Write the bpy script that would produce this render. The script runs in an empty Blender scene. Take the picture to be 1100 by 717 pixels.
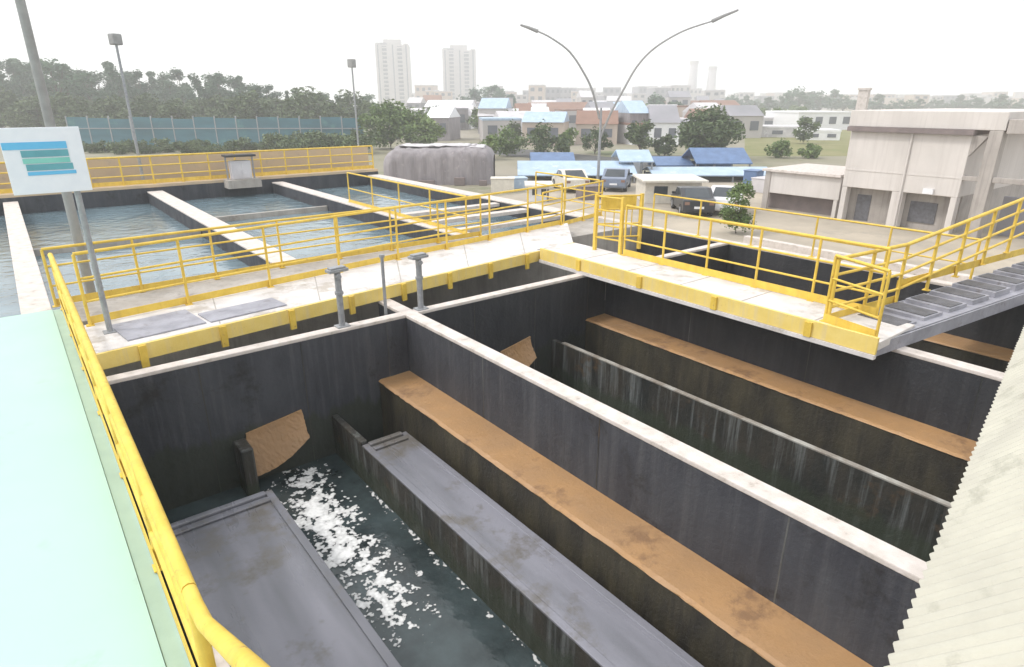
import bpy, math, random
from mathutils import Vector, Matrix
random.seed(7)
PI = math.pi
scene = bpy.context.scene
COL = scene.collection

# ------------------------------------------------------------------ camera
H = 3.5
PITCH = math.atan(250.5 / 675.0)
YAW = math.atan(565 / math.hypot(675.0, 250.5))
cam_d = bpy.data.cameras.new('camera')
cam_d.sensor_width = 36
cam_d.lens = 36 * 675.0 / 1100
cam_d.clip_start = 0.05
cam_d.clip_end = 9000
cam = bpy.data.objects.new('camera', cam_d)
COL.objects.link(cam)
cam.location = (0, 0, H)
cam.rotation_euler = (PI / 2 - PITCH, 0, -YAW)
scene.camera = cam

FH = Vector((math.sin(YAW), math.cos(YAW), 0))      # heading of the view on the ground
RH = Vector((math.cos(YAW), -math.sin(YAW), 0))
G = -2.5                                             # level of the surrounding yard


def survey(x, y, d):
    """a bearing x and an elevation y (read off the photo) at horizontal distance d -> a point"""
    fw = FH * math.cos(PITCH) + Vector((0, 0, -math.sin(PITCH)))
    up = RH.cross(fw)
    r = fw * 675 + RH * (x - 550) - up * (y - 358.5)
    t = d / r.dot(FH)
    return Vector((0, 0, H)) + r * t


def yard(x, y, z=G):
    fw = FH * math.cos(PITCH) + Vector((0, 0, -math.sin(PITCH)))
    up = RH.cross(fw)
    r = fw * 675 + RH * (x - 550) - up * (y - 358.5)
    return Vector((0, 0, H)) + r * ((z - H) / r.z)


# ------------------------------------------------------------------ mesh helpers
class MB:
    def __init__(s):
        s.v = []
        s.f = []
        s.smooth = []

    def add(s, vs, fs, smooth=False):
        o = len(s.v)
        s.v += [tuple(p) for p in vs]
        s.f += [tuple(i + o for i in f) for f in fs]
        s.smooth += [smooth] * len(fs)
        return s

    def box(s, x0, x1, y0, y1, z0, z1):
        vs = [(x0, y0, z0), (x1, y0, z0), (x1, y1, z0), (x0, y1, z0), (x0, y0, z1), (x1, y0, z1), (x1, y1, z1), (x0, y1, z1)]
        return s.add(vs, [(3, 2, 1, 0), (4, 5, 6, 7), (0, 1, 5, 4), (1, 2, 6, 5), (2, 3, 7, 6), (3, 0, 4, 7)])

    def obox(s, c, sx, sy, sz, ang=0.0):
        """box with base centre c, turned by ang"""
        ca, sa = math.cos(ang), math.sin(ang)
        vs = []
        for z in (0, sz):
            for a, b in ((-1, -1), (1, -1), (1, 1), (-1, 1)):
                x, y = a * sx / 2, b * sy / 2
                vs.append((c[0] + x * ca - y * sa, c[1] + x * sa + y * ca, c[2] + z))
        return s.add(vs, [(3, 2, 1, 0), (4, 5, 6, 7), (0, 1, 5, 4), (1, 2, 6, 5), (2, 3, 7, 6), (3, 0, 4, 7)])

    def prism(s, poly, z0, z1):
        n = len(poly)
        vs = [(p[0], p[1], z0) for p in poly] + [(p[0], p[1], z1) for p in poly]
        fs = [tuple(range(n - 1, -1, -1)), tuple(range(n, 2 * n))]
        fs += [(i, (i + 1) % n, (i + 1) % n + n, i + n) for i in range(n)]
        return s.add(vs, fs)

    def extr(s, prof, a, b, axis='x'):
        """profile of (u, z) extruded along x (u=y) or along y (u=x)"""
        n = len(prof)
        mk = (lambda t, p: (t, p[0], p[1])) if axis == 'x' else (lambda t, p: (p[0], t, p[1]))
        vs = [mk(a, p) for p in prof] + [mk(b, p) for p in prof]
        fs = [tuple(range(n - 1, -1, -1)), tuple(range(n, 2 * n))]
        fs += [(i, (i + 1) % n, (i + 1) % n + n, i + n) for i in range(n)]
        return s.add(vs, fs)

    def tube(s, pts, r, n=8, cap=True, r1=None):
        pts = [Vector(p) for p in pts]
        m = len(pts)
        vs = []
        for i, p in enumerate(pts):
            if i == 0: d = pts[1] - p
            elif i == m - 1: d = p - pts[-2]
            else: d = (pts[i + 1] - p).normalized() + (p - pts[i - 1]).normalized()
            d.normalize()
            a = d.cross(Vector((0, 0, 1)))
            if a.length < 1e-3: a = Vector((1, 0, 0))
            a.normalize()
            b = d.cross(a).normalized()
            rr = r if r1 is None else r + (r1 - r) * i / (m - 1)
            for k in range(n):
                t = 2 * PI * k / n
                vs.append(p + a * math.cos(t) * rr + b * math.sin(t) * rr)
        fs = []
        for i in range(m - 1):
            for k in range(n):
                k2 = (k + 1) % n
                fs.append((i * n + k, i * n + k2, (i + 1) * n + k2, (i + 1) * n + k))
        s.add(vs, fs, True)
        if cap:
            s.add(vs[:n], [tuple(range(n))])
            s.add(vs[-n:], [tuple(range(n - 1, -1, -1))])
        return s

    def build(s, name, m, parent=None, bevel=0.0):
        loc = Vector((0, 0, 0))
        if parent is not None:
            p = parent
            while p is not None:
                loc = loc + Vector(p.location)
                p = p.parent
        me = bpy.data.meshes.new(name)
        me.from_pydata([(v[0] - loc.x, v[1] - loc.y, v[2] - loc.z) for v in s.v], [], s.f)
        me.polygons.foreach_set('use_smooth', s.smooth)
        me.materials.append(m)
        me.validate()
        me.update()
        o = bpy.data.objects.new(name, me)
        COL.objects.link(o)
        if parent is not None:
            o.parent = parent
        if bevel:
            b = o.modifiers.new('bevel', 'BEVEL')
            b.width = bevel
            b.segments = 2
            b.limit_method = 'ANGLE'
        return o


def tag(o, label=None, cat=None, group=None, kind=None):
    if label: o['label'] = label
    if cat: o['category'] = cat
    if group: o['group'] = group
    if kind: o['kind'] = kind
    return o


def thing(name, loc, label, cat, group=None):
    o = bpy.data.objects.new(name, None)
    o.empty_display_size = 0.2
    COL.objects.link(o)
    o.location = loc
    return tag(o, label, cat, group)


def copy_tree(o, loc, rz=0.0, sc=None, label=None, group=None):
    c = o.copy()
    COL.objects.link(c)
    c.location = loc
    c.rotation_euler.z = rz
    if sc: c.scale = sc
    if label: c['label'] = label
    if group: c['group'] = group
    for ch in list(o.children):
        k = ch.copy()
        COL.objects.link(k)
        k.parent = c
        for g in list(ch.children):
            q = g.copy()
            COL.objects.link(q)
            q.parent = k
    return c


# ------------------------------------------------------------------ materials
def mat(name, c1, c2=None, scale=2.0, stretch=(1, 1, 1), rough=0.7, rough2=None, bump=0.0, bscale=None, metal=0.0,
        spec=0.5, streak=None, streak_amt=0.5, spots=None, spot_scale=3.0, spot_lo=0.58, coord='Position', lo=0.35, hi=0.65, detail=6, algae=None):
    m = bpy.data.materials.new(name)
    m.use_nodes = True
    nt = m.node_tree
    N, L = nt.nodes, nt.links
    bs = N['Principled BSDF']
    bs.inputs['Roughness'].default_value = rough
    bs.inputs['Metallic'].default_value = metal
    bs.inputs['Specular IOR Level'].default_value = spec
    if coord == 'Position':
        src = N.new('ShaderNodeNewGeometry').outputs['Position']
    else:
        src = N.new('ShaderNodeTexCoord').outputs['Object']

    def noise(sc, st, det=6, rg=0.6):
        mp = N.new('ShaderNodeMapping')
        mp.inputs['Scale'].default_value = st
        L.new(src, mp.inputs['Vector'])
        n = N.new('ShaderNodeTexNoise')
        n.inputs['Scale'].default_value = sc
        n.inputs['Detail'].default_value = det
        n.inputs['Roughness'].default_value = rg
        L.new(mp.outputs[0], n.inputs['Vector'])
        return n.outputs['Fac']

    def ramp(fac, a, b):
        r = N.new('ShaderNodeMapRange')
        r.inputs['From Min'].default_value = a
        r.inputs['From Max'].default_value = b
        L.new(fac, r.inputs['Value'])
        return r.outputs[0]

    def mix(fac, a, b):
        x = N.new('ShaderNodeMix')
        x.data_type = 'RGBA'
        L.new(fac, x.inputs['Factor'])
        for sock, val in ((x.inputs[6], a), (x.inputs[7], b)):
            if isinstance(val, tuple): sock.default_value = (*val, 1)
            else: L.new(val, sock)
        return x.outputs[2]

    c2 = c2 or tuple(v * 0.85 for v in c1)
    fac = ramp(noise(scale, stretch, detail), lo, hi)
    colr = mix(fac, c1, c2)
    if streak:
        sf = ramp(noise(1.0, (7, 7, 0.35), 5, 0.7), 0.5, 0.72)
        mm = N.new('ShaderNodeMath'); mm.operation = 'MULTIPLY'
        mm.inputs[1].default_value = streak_amt
        L.new(sf, mm.inputs[0])
        colr = mix(mm.outputs[0], colr, streak)
    if spots:
        sf = ramp(noise(spot_scale, (1, 1, 1), 8, 0.7), spot_lo, spot_lo + 0.1)
        colr = mix(sf, colr, spots)
    if algae:
        sx = N.new('ShaderNodeSeparateXYZ')
        L.new(src, sx.inputs[0])
        aa = N.new('ShaderNodeMath'); aa.operation = 'MULTIPLY_ADD'
        aa.inputs[1].default_value = -0.9
        L.new(noise(2.2, (1, 1, .25), 6, .7), aa.inputs[0]); L.new(sx.outputs[2], aa.inputs[2])
        mr2 = N.new('ShaderNodeMapRange')
        mr2.inputs['From Min'].default_value = algae[0]
        mr2.inputs['From Max'].default_value = algae[0] - .12
        L.new(aa.outputs[0], mr2.inputs['Value'])
        m3 = N.new('ShaderNodeMath'); m3.operation = 'MULTIPLY'; m3.inputs[1].default_value = .75
        L.new(mr2.outputs[0], m3.inputs[0])
        colr = mix(m3.outputs[0], colr, algae[1])
    L.new(colr, bs.inputs['Base Color'])
    if rough2 is not None:
        rr = N.new('ShaderNodeMapRange')
        rr.inputs['To Min'].default_value = rough
        rr.inputs['To Max'].default_value = rough2
        L.new(noise(scale * 1.7, stretch), rr.inputs['Value'])
        rr.inputs['From Min'].default_value = 0.3
        rr.inputs['From Max'].default_value = 0.7
        L.new(rr.outputs[0], bs.inputs['Roughness'])
    if bump:
        b = N.new('ShaderNodeBump')
        b.inputs['Strength'].default_value = bump
        b.inputs['Distance'].default_value = 0.03
        L.new(noise(bscale or scale * 6, (1, 1, 1), 6), b.inputs['Height'])
        L.new(b.outputs[0], bs.inputs['Normal'])
    return m


M = {}
M['tank_dark'] = mat('slate_concrete', (0.030, 0.032, 0.042), (0.052, 0.055, 0.066), 1.6, (1, 1, 0.5), 0.6, 0.85, 0.4, 14, streak=(0.095, 0.097, 0.105), streak_amt=0.55, spots=(0.018, 0.017, 0.019), spot_scale=1.1, algae=(-1.72, (0.028, 0.034, 0.022)))
M['tank_black'] = mat('black_slime_concrete', (0.016, 0.018, 0.024), (0.028, 0.030, 0.036), 1.6, (1, 1, 0.5), 0.55, 0.8, 0.4, 14, streak=(0.055, 0.056, 0.06), streak_amt=0.5, algae=(-1.72, (0.018, 0.022, 0.015)))  # darker copy of the slate concrete; shade in the tanks put into its colour
M['coping'] = mat('pale_coping', (0.66, 0.60, 0.57), (0.52, 0.47, 0.43), 5, rough=0.85, bump=0.25, spots=(0.36, 0.32, 0.28), spot_scale=5, spot_lo=0.6)
M['ochre'] = mat('ochre_deposit', (0.41, 0.235, 0.105), (0.34, 0.205, 0.105), 0.9, (1, 1, 1), 0.35, 0.8, 0.35, 22, detail=5, spots=(0.235, 0.135, 0.07), spot_scale=1.5, spot_lo=0.54)
M['olive'] = mat('olive_slime', (0.060, 0.052, 0.032), (0.024, 0.021, 0.018), 3, (1, 1, 0.4), 0.6, None, 0.4, 20, streak=(0.10, 0.085, 0.055))
M['trough'] = mat('wet_grey_concrete', (0.23, 0.23, 0.268), (0.135, 0.138, 0.158), 0.9, (2.2, 0.3, 1), 0.22, 0.42, 0.12, 10, detail=3, spots=(0.13, 0.12, 0.11), spot_scale=0.9, spot_lo=0.52)
M['trough_wall'] = mat('brown_wet_concrete', (0.050, 0.043, 0.034), (0.022, 0.024, 0.023), 2.0, (1, 1, 0.4), 0.35, 0.7, 0.5, 12, streak=(0.22, 0.235, 0.235), streak_amt=0.75, spots=(0.085, 0.055, 0.03), spot_scale=1.4, algae=(-2.28, (0.035, 0.045, 0.028)))
M['rim'] = mat('pale_rim', (0.38, 0.37, 0.34), (0.20, 0.17, 0.14), 3, (1, 1, 1), 0.7, bump=0.3, spots=(0.12, 0.10, 0.08), spot_scale=2.5)
M['deck'] = mat('white_walkway_concrete', (0.70, 0.67, 0.66), (0.56, 0.53, 0.52), 2.5, rough=0.8, bump=0.2, spots=(0.44, 0.40, 0.36), spot_scale=1.3, spot_lo=0.54)
M['concrete'] = mat('basin_concrete', (0.46, 0.43, 0.40), (0.34, 0.31, 0.28), 1.5, rough=0.85, bump=0.3, streak=(0.2, 0.18, 0.16), spots=(0.25, 0.22, 0.19), spot_scale=1.1)
M['yellow'] = mat('yellow_paint', (0.78, 0.55, 0.09), (0.66, 0.45, 0.06), 5, rough=0.5, rough2=0.75, bump=0.12, bscale=30, spots=(0.30, 0.15, 0.06), spot_scale=13, spot_lo=0.625, streak=(0.50, 0.33, 0.08), streak_amt=0.5)
M['pale_yellow'] = mat('faded_yellow_paint', (0.80, 0.62, 0.20), (0.74, 0.55, 0.14), 3, rough=0.55, rough2=0.75, bump=0.1, bscale=30, spots=(0.42, 0.28, 0.12), spot_scale=10, spot_lo=0.64, streak=(0.60, 0.50, 0.34), streak_amt=0.6)
M['galv'] = mat('galvanised_steel', (0.36, 0.37, 0.39), (0.27, 0.28, 0.30), 12, rough=0.45, rough2=0.65, metal=0.35)
M['steel_plate'] = mat('grey_steel_plate', (0.36, 0.36, 0.41), (0.26, 0.26, 0.30), 3, rough=0.5, rough2=0.7, bump=0.2, spots=(0.2, 0.19, 0.2), spot_scale=4)
M['dark_plate'] = mat('dark_grating', (0.14, 0.14, 0.16), (0.09, 0.09, 0.10), 6, rough=0.6, bump=0.4, bscale=60)
M['mint'] = mat('mint_floor_paint', (0.41, 0.60, 0.535), (0.395, 0.58, 0.515), 0.5, rough=0.45, rough2=0.75, bump=0.08, spots=(0.365, 0.53, 0.465), spot_scale=1.6, spot_lo=0.6)
M['mint_edge'] = mat('mint_kerb_paint', (0.36, 0.50, 0.43), (0.32, 0.45, 0.39), 3, rough=0.6)
M['sheet'] = mat('cream_roof_sheet', (0.54, 0.525, 0.45), (0.47, 0.455, 0.395), 1.8, (1, 1, 1), 0.6, 0.75, 0.1, 30, spots=(0.40, 0.39, 0.33), spot_scale=2.2, spot_lo=0.56)
M['white'] = mat('white_paint', (0.80, 0.80, 0.82), (0.74, 0.74, 0.77), 3, rough=0.45, coord='Object')
M['dark'] = mat('dark_recess', (0.03, 0.03, 0.035), (0.05, 0.05, 0.05), 3, rough=0.8)
M['rubber'] = mat('black_rubber', (0.02, 0.02, 0.02), (0.03, 0.03, 0.03), 9, rough=0.85, coord='Object')
M['glass'] = mat('dark_window_glass', (0.035, 0.045, 0.055), (0.05, 0.06, 0.07), 2, rough=0.12, coord='Object')
M['beige'] = mat('beige_render', (0.64, 0.60, 0.575), (0.56, 0.525, 0.50), 0.6, (1, 1, 0.5), 0.9, bump=0.15, streak=(0.44, 0.40, 0.38), streak_amt=0.4)
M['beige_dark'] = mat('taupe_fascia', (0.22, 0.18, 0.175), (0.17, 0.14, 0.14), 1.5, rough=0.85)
M['taupe'] = mat('taupe_concrete', (0.42, 0.385, 0.36), (0.34, 0.31, 0.29), 1.2, rough=0.9, streak=(0.14, 0.12, 0.11))
M['lav'] = mat('lavender_grey_cladding', (0.31, 0.285, 0.30), (0.24, 0.22, 0.232), 0.9, (2, 2, 0.7), 0.85, spots=(0.36, 0.32, 0.33), spot_scale=2.2, streak=(0.16, 0.14, 0.15), streak_amt=0.6)
M['roof_white'] = mat('pale_roof', (0.62, 0.60, 0.62), (0.48, 0.46, 0.48), 0.8, rough=0.8, spots=(0.74, 0.73, 0.74), spot_scale=0.9)
M['blue'] = mat('blue_tarpaulin', (0.11, 0.19, 0.36), (0.08, 0.14, 0.27), 1.4, rough=0.5, bump=0.3, bscale=3)
M['light_blue'] = mat('light_blue_sheet', (0.42, 0.53, 0.66), (0.33, 0.44, 0.58), 1.4, rough=0.5, spots=(0.55, 0.62, 0.70), spot_scale=1.2)
M['teal'] = mat('teal_hoarding', (0.06, 0.17, 0.22), (0.045, 0.12, 0.15), 0.15, (1, 1, 5), 0.6, spots=(0.09, 0.22, 0.22), spot_scale=0.3)
M['tan_wall'] = mat('tan_masonry', (0.56, 0.43, 0.28), (0.50, 0.39, 0.28), 1.2, rough=0.9, bump=0.3, spots=(0.42, 0.34, 0.27), spot_scale=1.6)
M['trunk'] = mat('bark', (0.13, 0.10, 0.075), (0.08, 0.065, 0.05), 8, rough=0.95, bump=0.5)
M['lamp_grey'] = mat('lamp_post_grey', (0.30, 0.30, 0.30), (0.24, 0.24, 0.24), 5, rough=0.5)
M['city_pale'] = mat('pale_city_wall', (0.50, 0.47, 0.46), (0.42, 0.40, 0.40), 0.2, rough=0.9)
M['city_warm'] = mat('warm_city_wall', (0.52, 0.44, 0.38), (0.44, 0.36, 0.31), 0.2, rough=0.9)
M['city_grey'] = mat('grey_city_wall', (0.30, 0.29, 0.32), (0.24, 0.24, 0.26), 0.2, rough=0.9)
M['city_win'] = mat('city_windows', (0.14, 0.15, 0.18), (0.10, 0.11, 0.13), 0.4, rough=0.4)
M['tile_roof'] = mat('clay_roof', (0.27, 0.16, 0.12), (0.22, 0.13, 0.10), 0.5, rough=0.9)
M['foam'] = mat('foam', (0.80, 0.80, 0.80), (0.66, 0.68, 0.68), 20, rough=0.7, bump=0.5, bscale=60)
M['soil'] = mat('soil_ground', (0.29, 0.26, 0.21), (0.20, 0.19, 0.12), 0.035, rough=0.95, spots=(0.13, 0.15, 0.07), spot_scale=0.06, spot_lo=0.55)
M['pave'] = mat('tan_pavement', (0.46, 0.40, 0.32), (0.33, 0.29, 0.235), 0.35, rough=0.9, bump=0.2, spots=(0.30, 0.27, 0.23), spot_scale=0.25, spot_lo=0.56)
M['asphalt'] = mat('asphalt', (0.09, 0.088, 0.085), (0.07, 0.07, 0.07), 1, rough=0.9, bump=0.2)
M['field'] = mat('grass_field', (0.16, 0.17, 0.055), (0.22, 0.20, 0.09), 0.3, rough=0.95)
M['sign_white'] = mat('sign_white', (0.76, 0.78, 0.84), (0.70, 0.73, 0.80), 4, rough=0.4)
M['sign_blue'] = mat('sign_blue', (0.10, 0.42, 0.72), (0.14, 0.48, 0.74), 4, rough=0.4)
M['sign_teal'] = mat('sign_teal', (0.12, 0.36, 0.42), (0.10, 0.30, 0.36), 4, rough=0.4)
M['sign_green'] = mat('sign_green', (0.16, 0.48, 0.44), (0.22, 0.55, 0.48), 4, rough=0.4)


def leaf_mat(name, a, b, c):
    m = bpy.data.materials.new(name)
    m.use_nodes = True
    nt = m.node_tree
    N, L = nt.nodes, nt.links
    bs = N['Principled BSDF']
    bs.inputs['Roughness'].default_value = 0.65
    geo = N.new('ShaderNodeNewGeometry')
    rp = N.new('ShaderNodeValToRGB')
    rp.color_ramp.elements[0].color = (*a, 1)
    rp.color_ramp.elements[1].color = (*c, 1)
    e = rp.color_ramp.elements.new(0.5)
    e.color = (*b, 1)
    oi = N.new('ShaderNodeObjectInfo')
    ad = N.new('ShaderNodeMath'); ad.operation = 'MULTIPLY_ADD'
    ad.inputs[1].default_value = 0.55
    L.new(geo.outputs['Random Per Island'], ad.inputs[0])
    m2 = N.new('ShaderNodeMath'); m2.operation = 'MULTIPLY'
    m2.inputs[1].default_value = 0.45
    L.new(oi.outputs['Random'], m2.inputs[0])
    L.new(m2.outputs[0], ad.inputs[2])
    L.new(ad.outputs[0], rp.inputs[0])
    L.new(rp.outputs[0], bs.inputs['Base Color'])
    bs.inputs['Transmission Weight'].default_value = 0.0
    return m


M['leaf_dark'] = leaf_mat('dark_foliage', (0.030, 0.072, 0.040), (0.050, 0.110, 0.056), (0.080, 0.155, 0.074))
M['leaf_mid'] = leaf_mat('mid_foliage', (0.045, 0.075, 0.025), (0.075, 0.115, 0.040), (0.115, 0.155, 0.060))
M['leaf_light'] = leaf_mat('light_foliage', (0.075, 0.13, 0.030), (0.125, 0.19, 0.050), (0.18, 0.24, 0.075))


def water_mat(name, c1, c2, rough, bs_scale, bump, coarse=0.4):
    m = mat(name, c1, c2, coarse, rough=rough)
    nt = m.node_tree
    N, L = nt.nodes, nt.links
    b = N.new('ShaderNodeBump')
    b.inputs['Strength'].default_value = bump
    b.inputs['Distance'].default_value = 0.05
    n = N.new('ShaderNodeTexNoise')
    n.inputs['Scale'].default_value = bs_scale
    n.inputs['Detail'].default_value = 5
    L.new(N.new('ShaderNodeNewGeometry').outputs['Position'], n.inputs['Vector'])
    L.new(n.outputs['Fac'], b.inputs['Height'])
    L.new(b.outputs[0], N['Principled BSDF'].inputs['Normal'])
    return m


M['filter_water'] = water_mat('filter_water', (0.060, 0.082, 0.088), (0.018, 0.026, 0.028), 0.10, 5, 0.30, 0.9)
M['basin_water'] = water_mat('basin_water', (0.19, 0.265, 0.305), (0.11, 0.16, 0.19), 0.10, 2.2, 0.7, 0.55)

# ------------------------------------------------------------------ setting: ground
tag(MB().add([(-300, -300, G), (860, -300, G), (860, 860, G), (-300, 860, G)], [(0, 1, 2, 3)]).build('ground', M['soil']), kind='structure')
tag(MB().add([(15.4, -10, G + .004), (46, -10, G + .004), (46, 34, G + .004), (15.4, 34, G + .004)], [(0, 1, 2, 3)]).build('pavement', M['pave']), kind='structure')
tag(MB().add([(46, -30, G + .004), (54, -30, G + .004), (54, 80, G + .004), (46, 80, G + .004)], [(0, 1, 2, 3)]).build('road', M['asphalt']), kind='structure')
a, b, c, d = yard(800, 168), yard(1000, 168), yard(960, 140), yard(800, 140)
tag(MB().add([(p.x, p.y, G + .008) for p in (a, b, c, d)], [(0, 1, 2, 3)]).build('grass', M['field']), kind='structure')

# ------------------------------------------------------------------ filter tanks
Y0, YB = -1.5, 9.3          # near end and back wall of the filters
WL, WC0, WC1, WD0, WD1, WE0, WE1 = 0.46, 4.95, 5.18, 9.95, 10.18, 14.55, 14.8


def coped_wall(name, x0, x1, y0, y1, label, top=0.0, body='tank_dark', cop=(0, 0)):
    w = MB().box(x0, x1, y0, y1, -2.45, top - 0.06).build(name, M[body])
    tag(w, label, 'wall')
    yy = y0 + 1.3
    while y1 - y0 > 3 and yy < y1 - .3:
        MB().box(x0 - .003, x0 + .01, yy, yy + .014, -2.4, top - .07).build('form_joint', M['trough_wall'], w)
        yy += 2.4
    xx = x0 + 1.2
    while x1 - x0 > 3 and xx < x1 - .3:
        MB().box(xx, xx + .014, y0 - .003, y0 + .01, -2.4, top - .07).build('form_joint', M['trough_wall'], w)
        xx += 1.5
    MB().box(x0 - .006, x1 + .006, y0 + cop[0], y1 + cop[1], top - 0.06, top).build('coping', M['coping'], w, bevel=0.012)
    return w


w_left = coped_wall('tank_wall', 0.36, WL, Y0, YB, 'thin dark tank wall with narrow pale coping directly beside the yellow handrail')
w_mid = coped_wall('tank_wall', WC0, WC1, Y0, 10.35, 'long slate grey wall with pale coping dividing the near filter tank from the next', cop=(0, 0))
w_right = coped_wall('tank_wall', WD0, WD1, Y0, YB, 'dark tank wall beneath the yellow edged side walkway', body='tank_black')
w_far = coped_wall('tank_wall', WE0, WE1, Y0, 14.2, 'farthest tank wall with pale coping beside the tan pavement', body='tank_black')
w_b1 = coped_wall('tank_back_wall', 0.36, WC0 - .008, YB, YB + .2, 'dark end wall of the near tank with pale coping and two valve pedestals')
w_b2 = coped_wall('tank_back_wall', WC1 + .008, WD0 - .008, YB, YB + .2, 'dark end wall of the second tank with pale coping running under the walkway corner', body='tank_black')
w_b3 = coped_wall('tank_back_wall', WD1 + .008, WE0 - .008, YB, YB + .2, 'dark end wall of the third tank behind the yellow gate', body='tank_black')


def deposit_strip(x0, x1, y0, y1, z, drop, axis, seed):
    """ledge crusted with deposit: uneven worn front edge, rounded over, slightly lumpy top; axis = direction it runs along"""
    r = random.Random(seed)
    run0, run1 = (y0, y1) if axis == 'y' else (x0, x1)
    n = max(8, int((run1 - run0) / .09))
    w = []
    v = 0.0
    for i in range(n + 1):
        v = v * .8 + r.gauss(0, .0028)
        w.append(v)
    rows = []
    for i in range(n + 1):
        t = run0 + (run1 - run0) * i / n
        j = w[i]
        if axis == 'y':
            pts = [(x1, t, z + .012), ((x0 + x1) / 2, t, z + r.gauss(0, .004)), (x0 + .05 + j, t, z + r.gauss(0, .003)), (x0 + .012 + j, t, z - .018), (x0 + j + r.gauss(0, .004), t, z - drop * .6), (x0 + .05 + j, t, z - drop), (x1, t, z - drop)]
        else:
            pts = [(t, y1, z + .012), (t, (y0 + y1) / 2, z + r.gauss(0, .004)), (t, y0 + .05 + j, z), (t, y0 + .012 + j, z - .018), (t, y0 + j, z - drop * .6), (t, y0 + .05 + j, z - drop), (t, y1, z - drop)]
        rows += pts
    m = 7
    fs = []
    for i in range(n):
        for k in range(m):
            k2 = (k + 1) % m
            f = (i * m + k, (i + 1) * m + k, (i + 1) * m + k2, i * m + k2)
            fs.append(f if axis == 'y' else f[::-1])
    fs += [tuple(range(m)), tuple(range(n * m + m - 1, n * m - 1, -1))]
    return MB().add(rows, fs)


def ledge(wall, x0, x1, z, y0=Y0, y1=YB):
    l = deposit_strip(x0, x1 - .003, y0, y1 - .003, z, .05, 'y', int(x0 * 100)).build('ledge', M['ochre'], wall)
    MB().box(x0 + .02, x1 - .003, y0, y1 - .004, -2.4, z - .05).build('ledge_face', M['olive'], wall)
    return l


ledge(w_mid, 4.33, WC0, -1.07)
ledge(w_right, 9.35, WD0, -1.02)
ledge(w_far, 13.9, WE0, -1.02)
# tan crusted aprons leaning against the foot of the end walls


def apron(wall, x0, x1, zt0, zt1, zb0, zb1, seed):
    r = random.Random(seed)
    n, m = 26, 12
    vs, fs = [], []
    for i in range(n + 1):
        u = i / n
        for j in range(m + 1):
            v = j / m
            z0, z1 = zt0 + (zt1 - zt0) * u, zb0 + (zb1 - zb0) * u - .10 * math.sin(PI * u)
            z = z0 + (z1 - z0) * v
            y = YB - .03 - .20 * v ** 1.5 - .012 * r.random()
            vs.append((x0 + (x1 - x0) * u + r.gauss(0, .006), y, z))
    k0 = len(vs)
    for i in range(n + 1):
        for j in range(m + 1):
            p = vs[i * (m + 1) + j]
            vs.append((p[0], YB - .003, p[2]))
    for i in range(n):
        for j in range(m):
            q = i * (m + 1) + j
            fs.append((q, q + 1, q + m + 2, q + m + 1))
            fs.append((k0 + q, k0 + q + m + 1, k0 + q + m + 2, k0 + q + 1))
    for i in range(n):
        for j in (0, m):
            q = i * (m + 1) + j
            f = (q, q + m + 1, k0 + q + m + 1, k0 + q)
            fs.append(f if j == 0 else f[::-1])
    for j in range(m):
        for i in (0, n):
            q = i * (m + 1) + j
            f = (q, k0 + q, k0 + q + 1, q + 1)
            fs.append(f if i == 0 else f[::-1])
    MB().add(vs, fs).build('deposit_apron', M['ochre'], wall)
    MB().box(x0 - .20, x0 - .012, YB - .42, YB - .003, -2.4, zt0 - .06).build('end_pier', M['trough_wall'], wall, bevel=.03)


apron(w_b1, 2.05, 2.95, -1.33, -1.20, -2.0, -1.62, 4)
apron(w_b2, 7.0, 7.75, -1.2, -1.05, -1.75, -1.45, 5)


def trough(x0, x1, yend, zf, zl, zr, label, left_full=True, rim='rim'):
    """open wash trough: floor, two side walls, raised end plate"""
    t = thing('wash_trough', ((x0 + x1) / 2, yend, -2.4), label, 'trough')
    MB().box(x0 + .09, x1 - .09, Y0, yend - .10, -2.4, zf).build('floor_slab', M['trough'], t)
    yl = YB - .004 if left_full else yend
    for (a, b, z, ye, mr_) in ((x0, x0 + .09, zl, yl, rim), (x1 - .09, x1, zr, yend, 'trough' if rim == 'trough' else 'trough_wall')):
        s = MB().box(a, b, Y0, ye, -2.4, z - .03).build('side_wall', M['trough_wall'], t)
        MB().box(a - .004, b + .004, Y0, yend - .003, z - .03, z).build('rim', M[mr_], s, bevel=.008)
    MB().box(x0 + .092, x1 - .092, yend - .10, yend, -2.4, zf + .045).build('end_plate', M['trough'], t, bevel=.02)
    MB().box(x0 + .092, x1 - .092, yend - .26, yend - .17, zf + .002, zf + .035).build('end_bar', M['trough'], t, bevel=.01)
    return t


trough(0.52, 1.94, 7.85, -1.545, -1.545, -1.525, 'wide wet grey wash trough in the near tank beside the yellow handrail', False, 'trough')
trough(3.44, 4.20, 8.15, -1.535, -1.515, -1.53, 'narrow wet grey wash trough between foamy water and the ochre ledge', True, 'trough')
MB().box(3.425, 3.535, 8.155, 9.29, -1.53, -1.46).build('coping_stub', M['trough_wall'], bpy.data.objects['wash_trough.001'], bevel=.02)
trough(5.25, 6.75, 7.85, -1.58, -1.53, -1.50, 'wash trough of the second tank hidden close behind the dividing wall', False, 'trough')
trough(8.38, 9.34, 9.0, -2.12, -1.25, -1.85, 'dark wash trough with pale stained rim in the second tank', True, 'rim')
trough(12.9, 13.88, 9.0, -2.12, -1.25, -1.85, 'dark wash trough with pale rim in the third tank under the steel bridge', True, 'rim')


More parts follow.
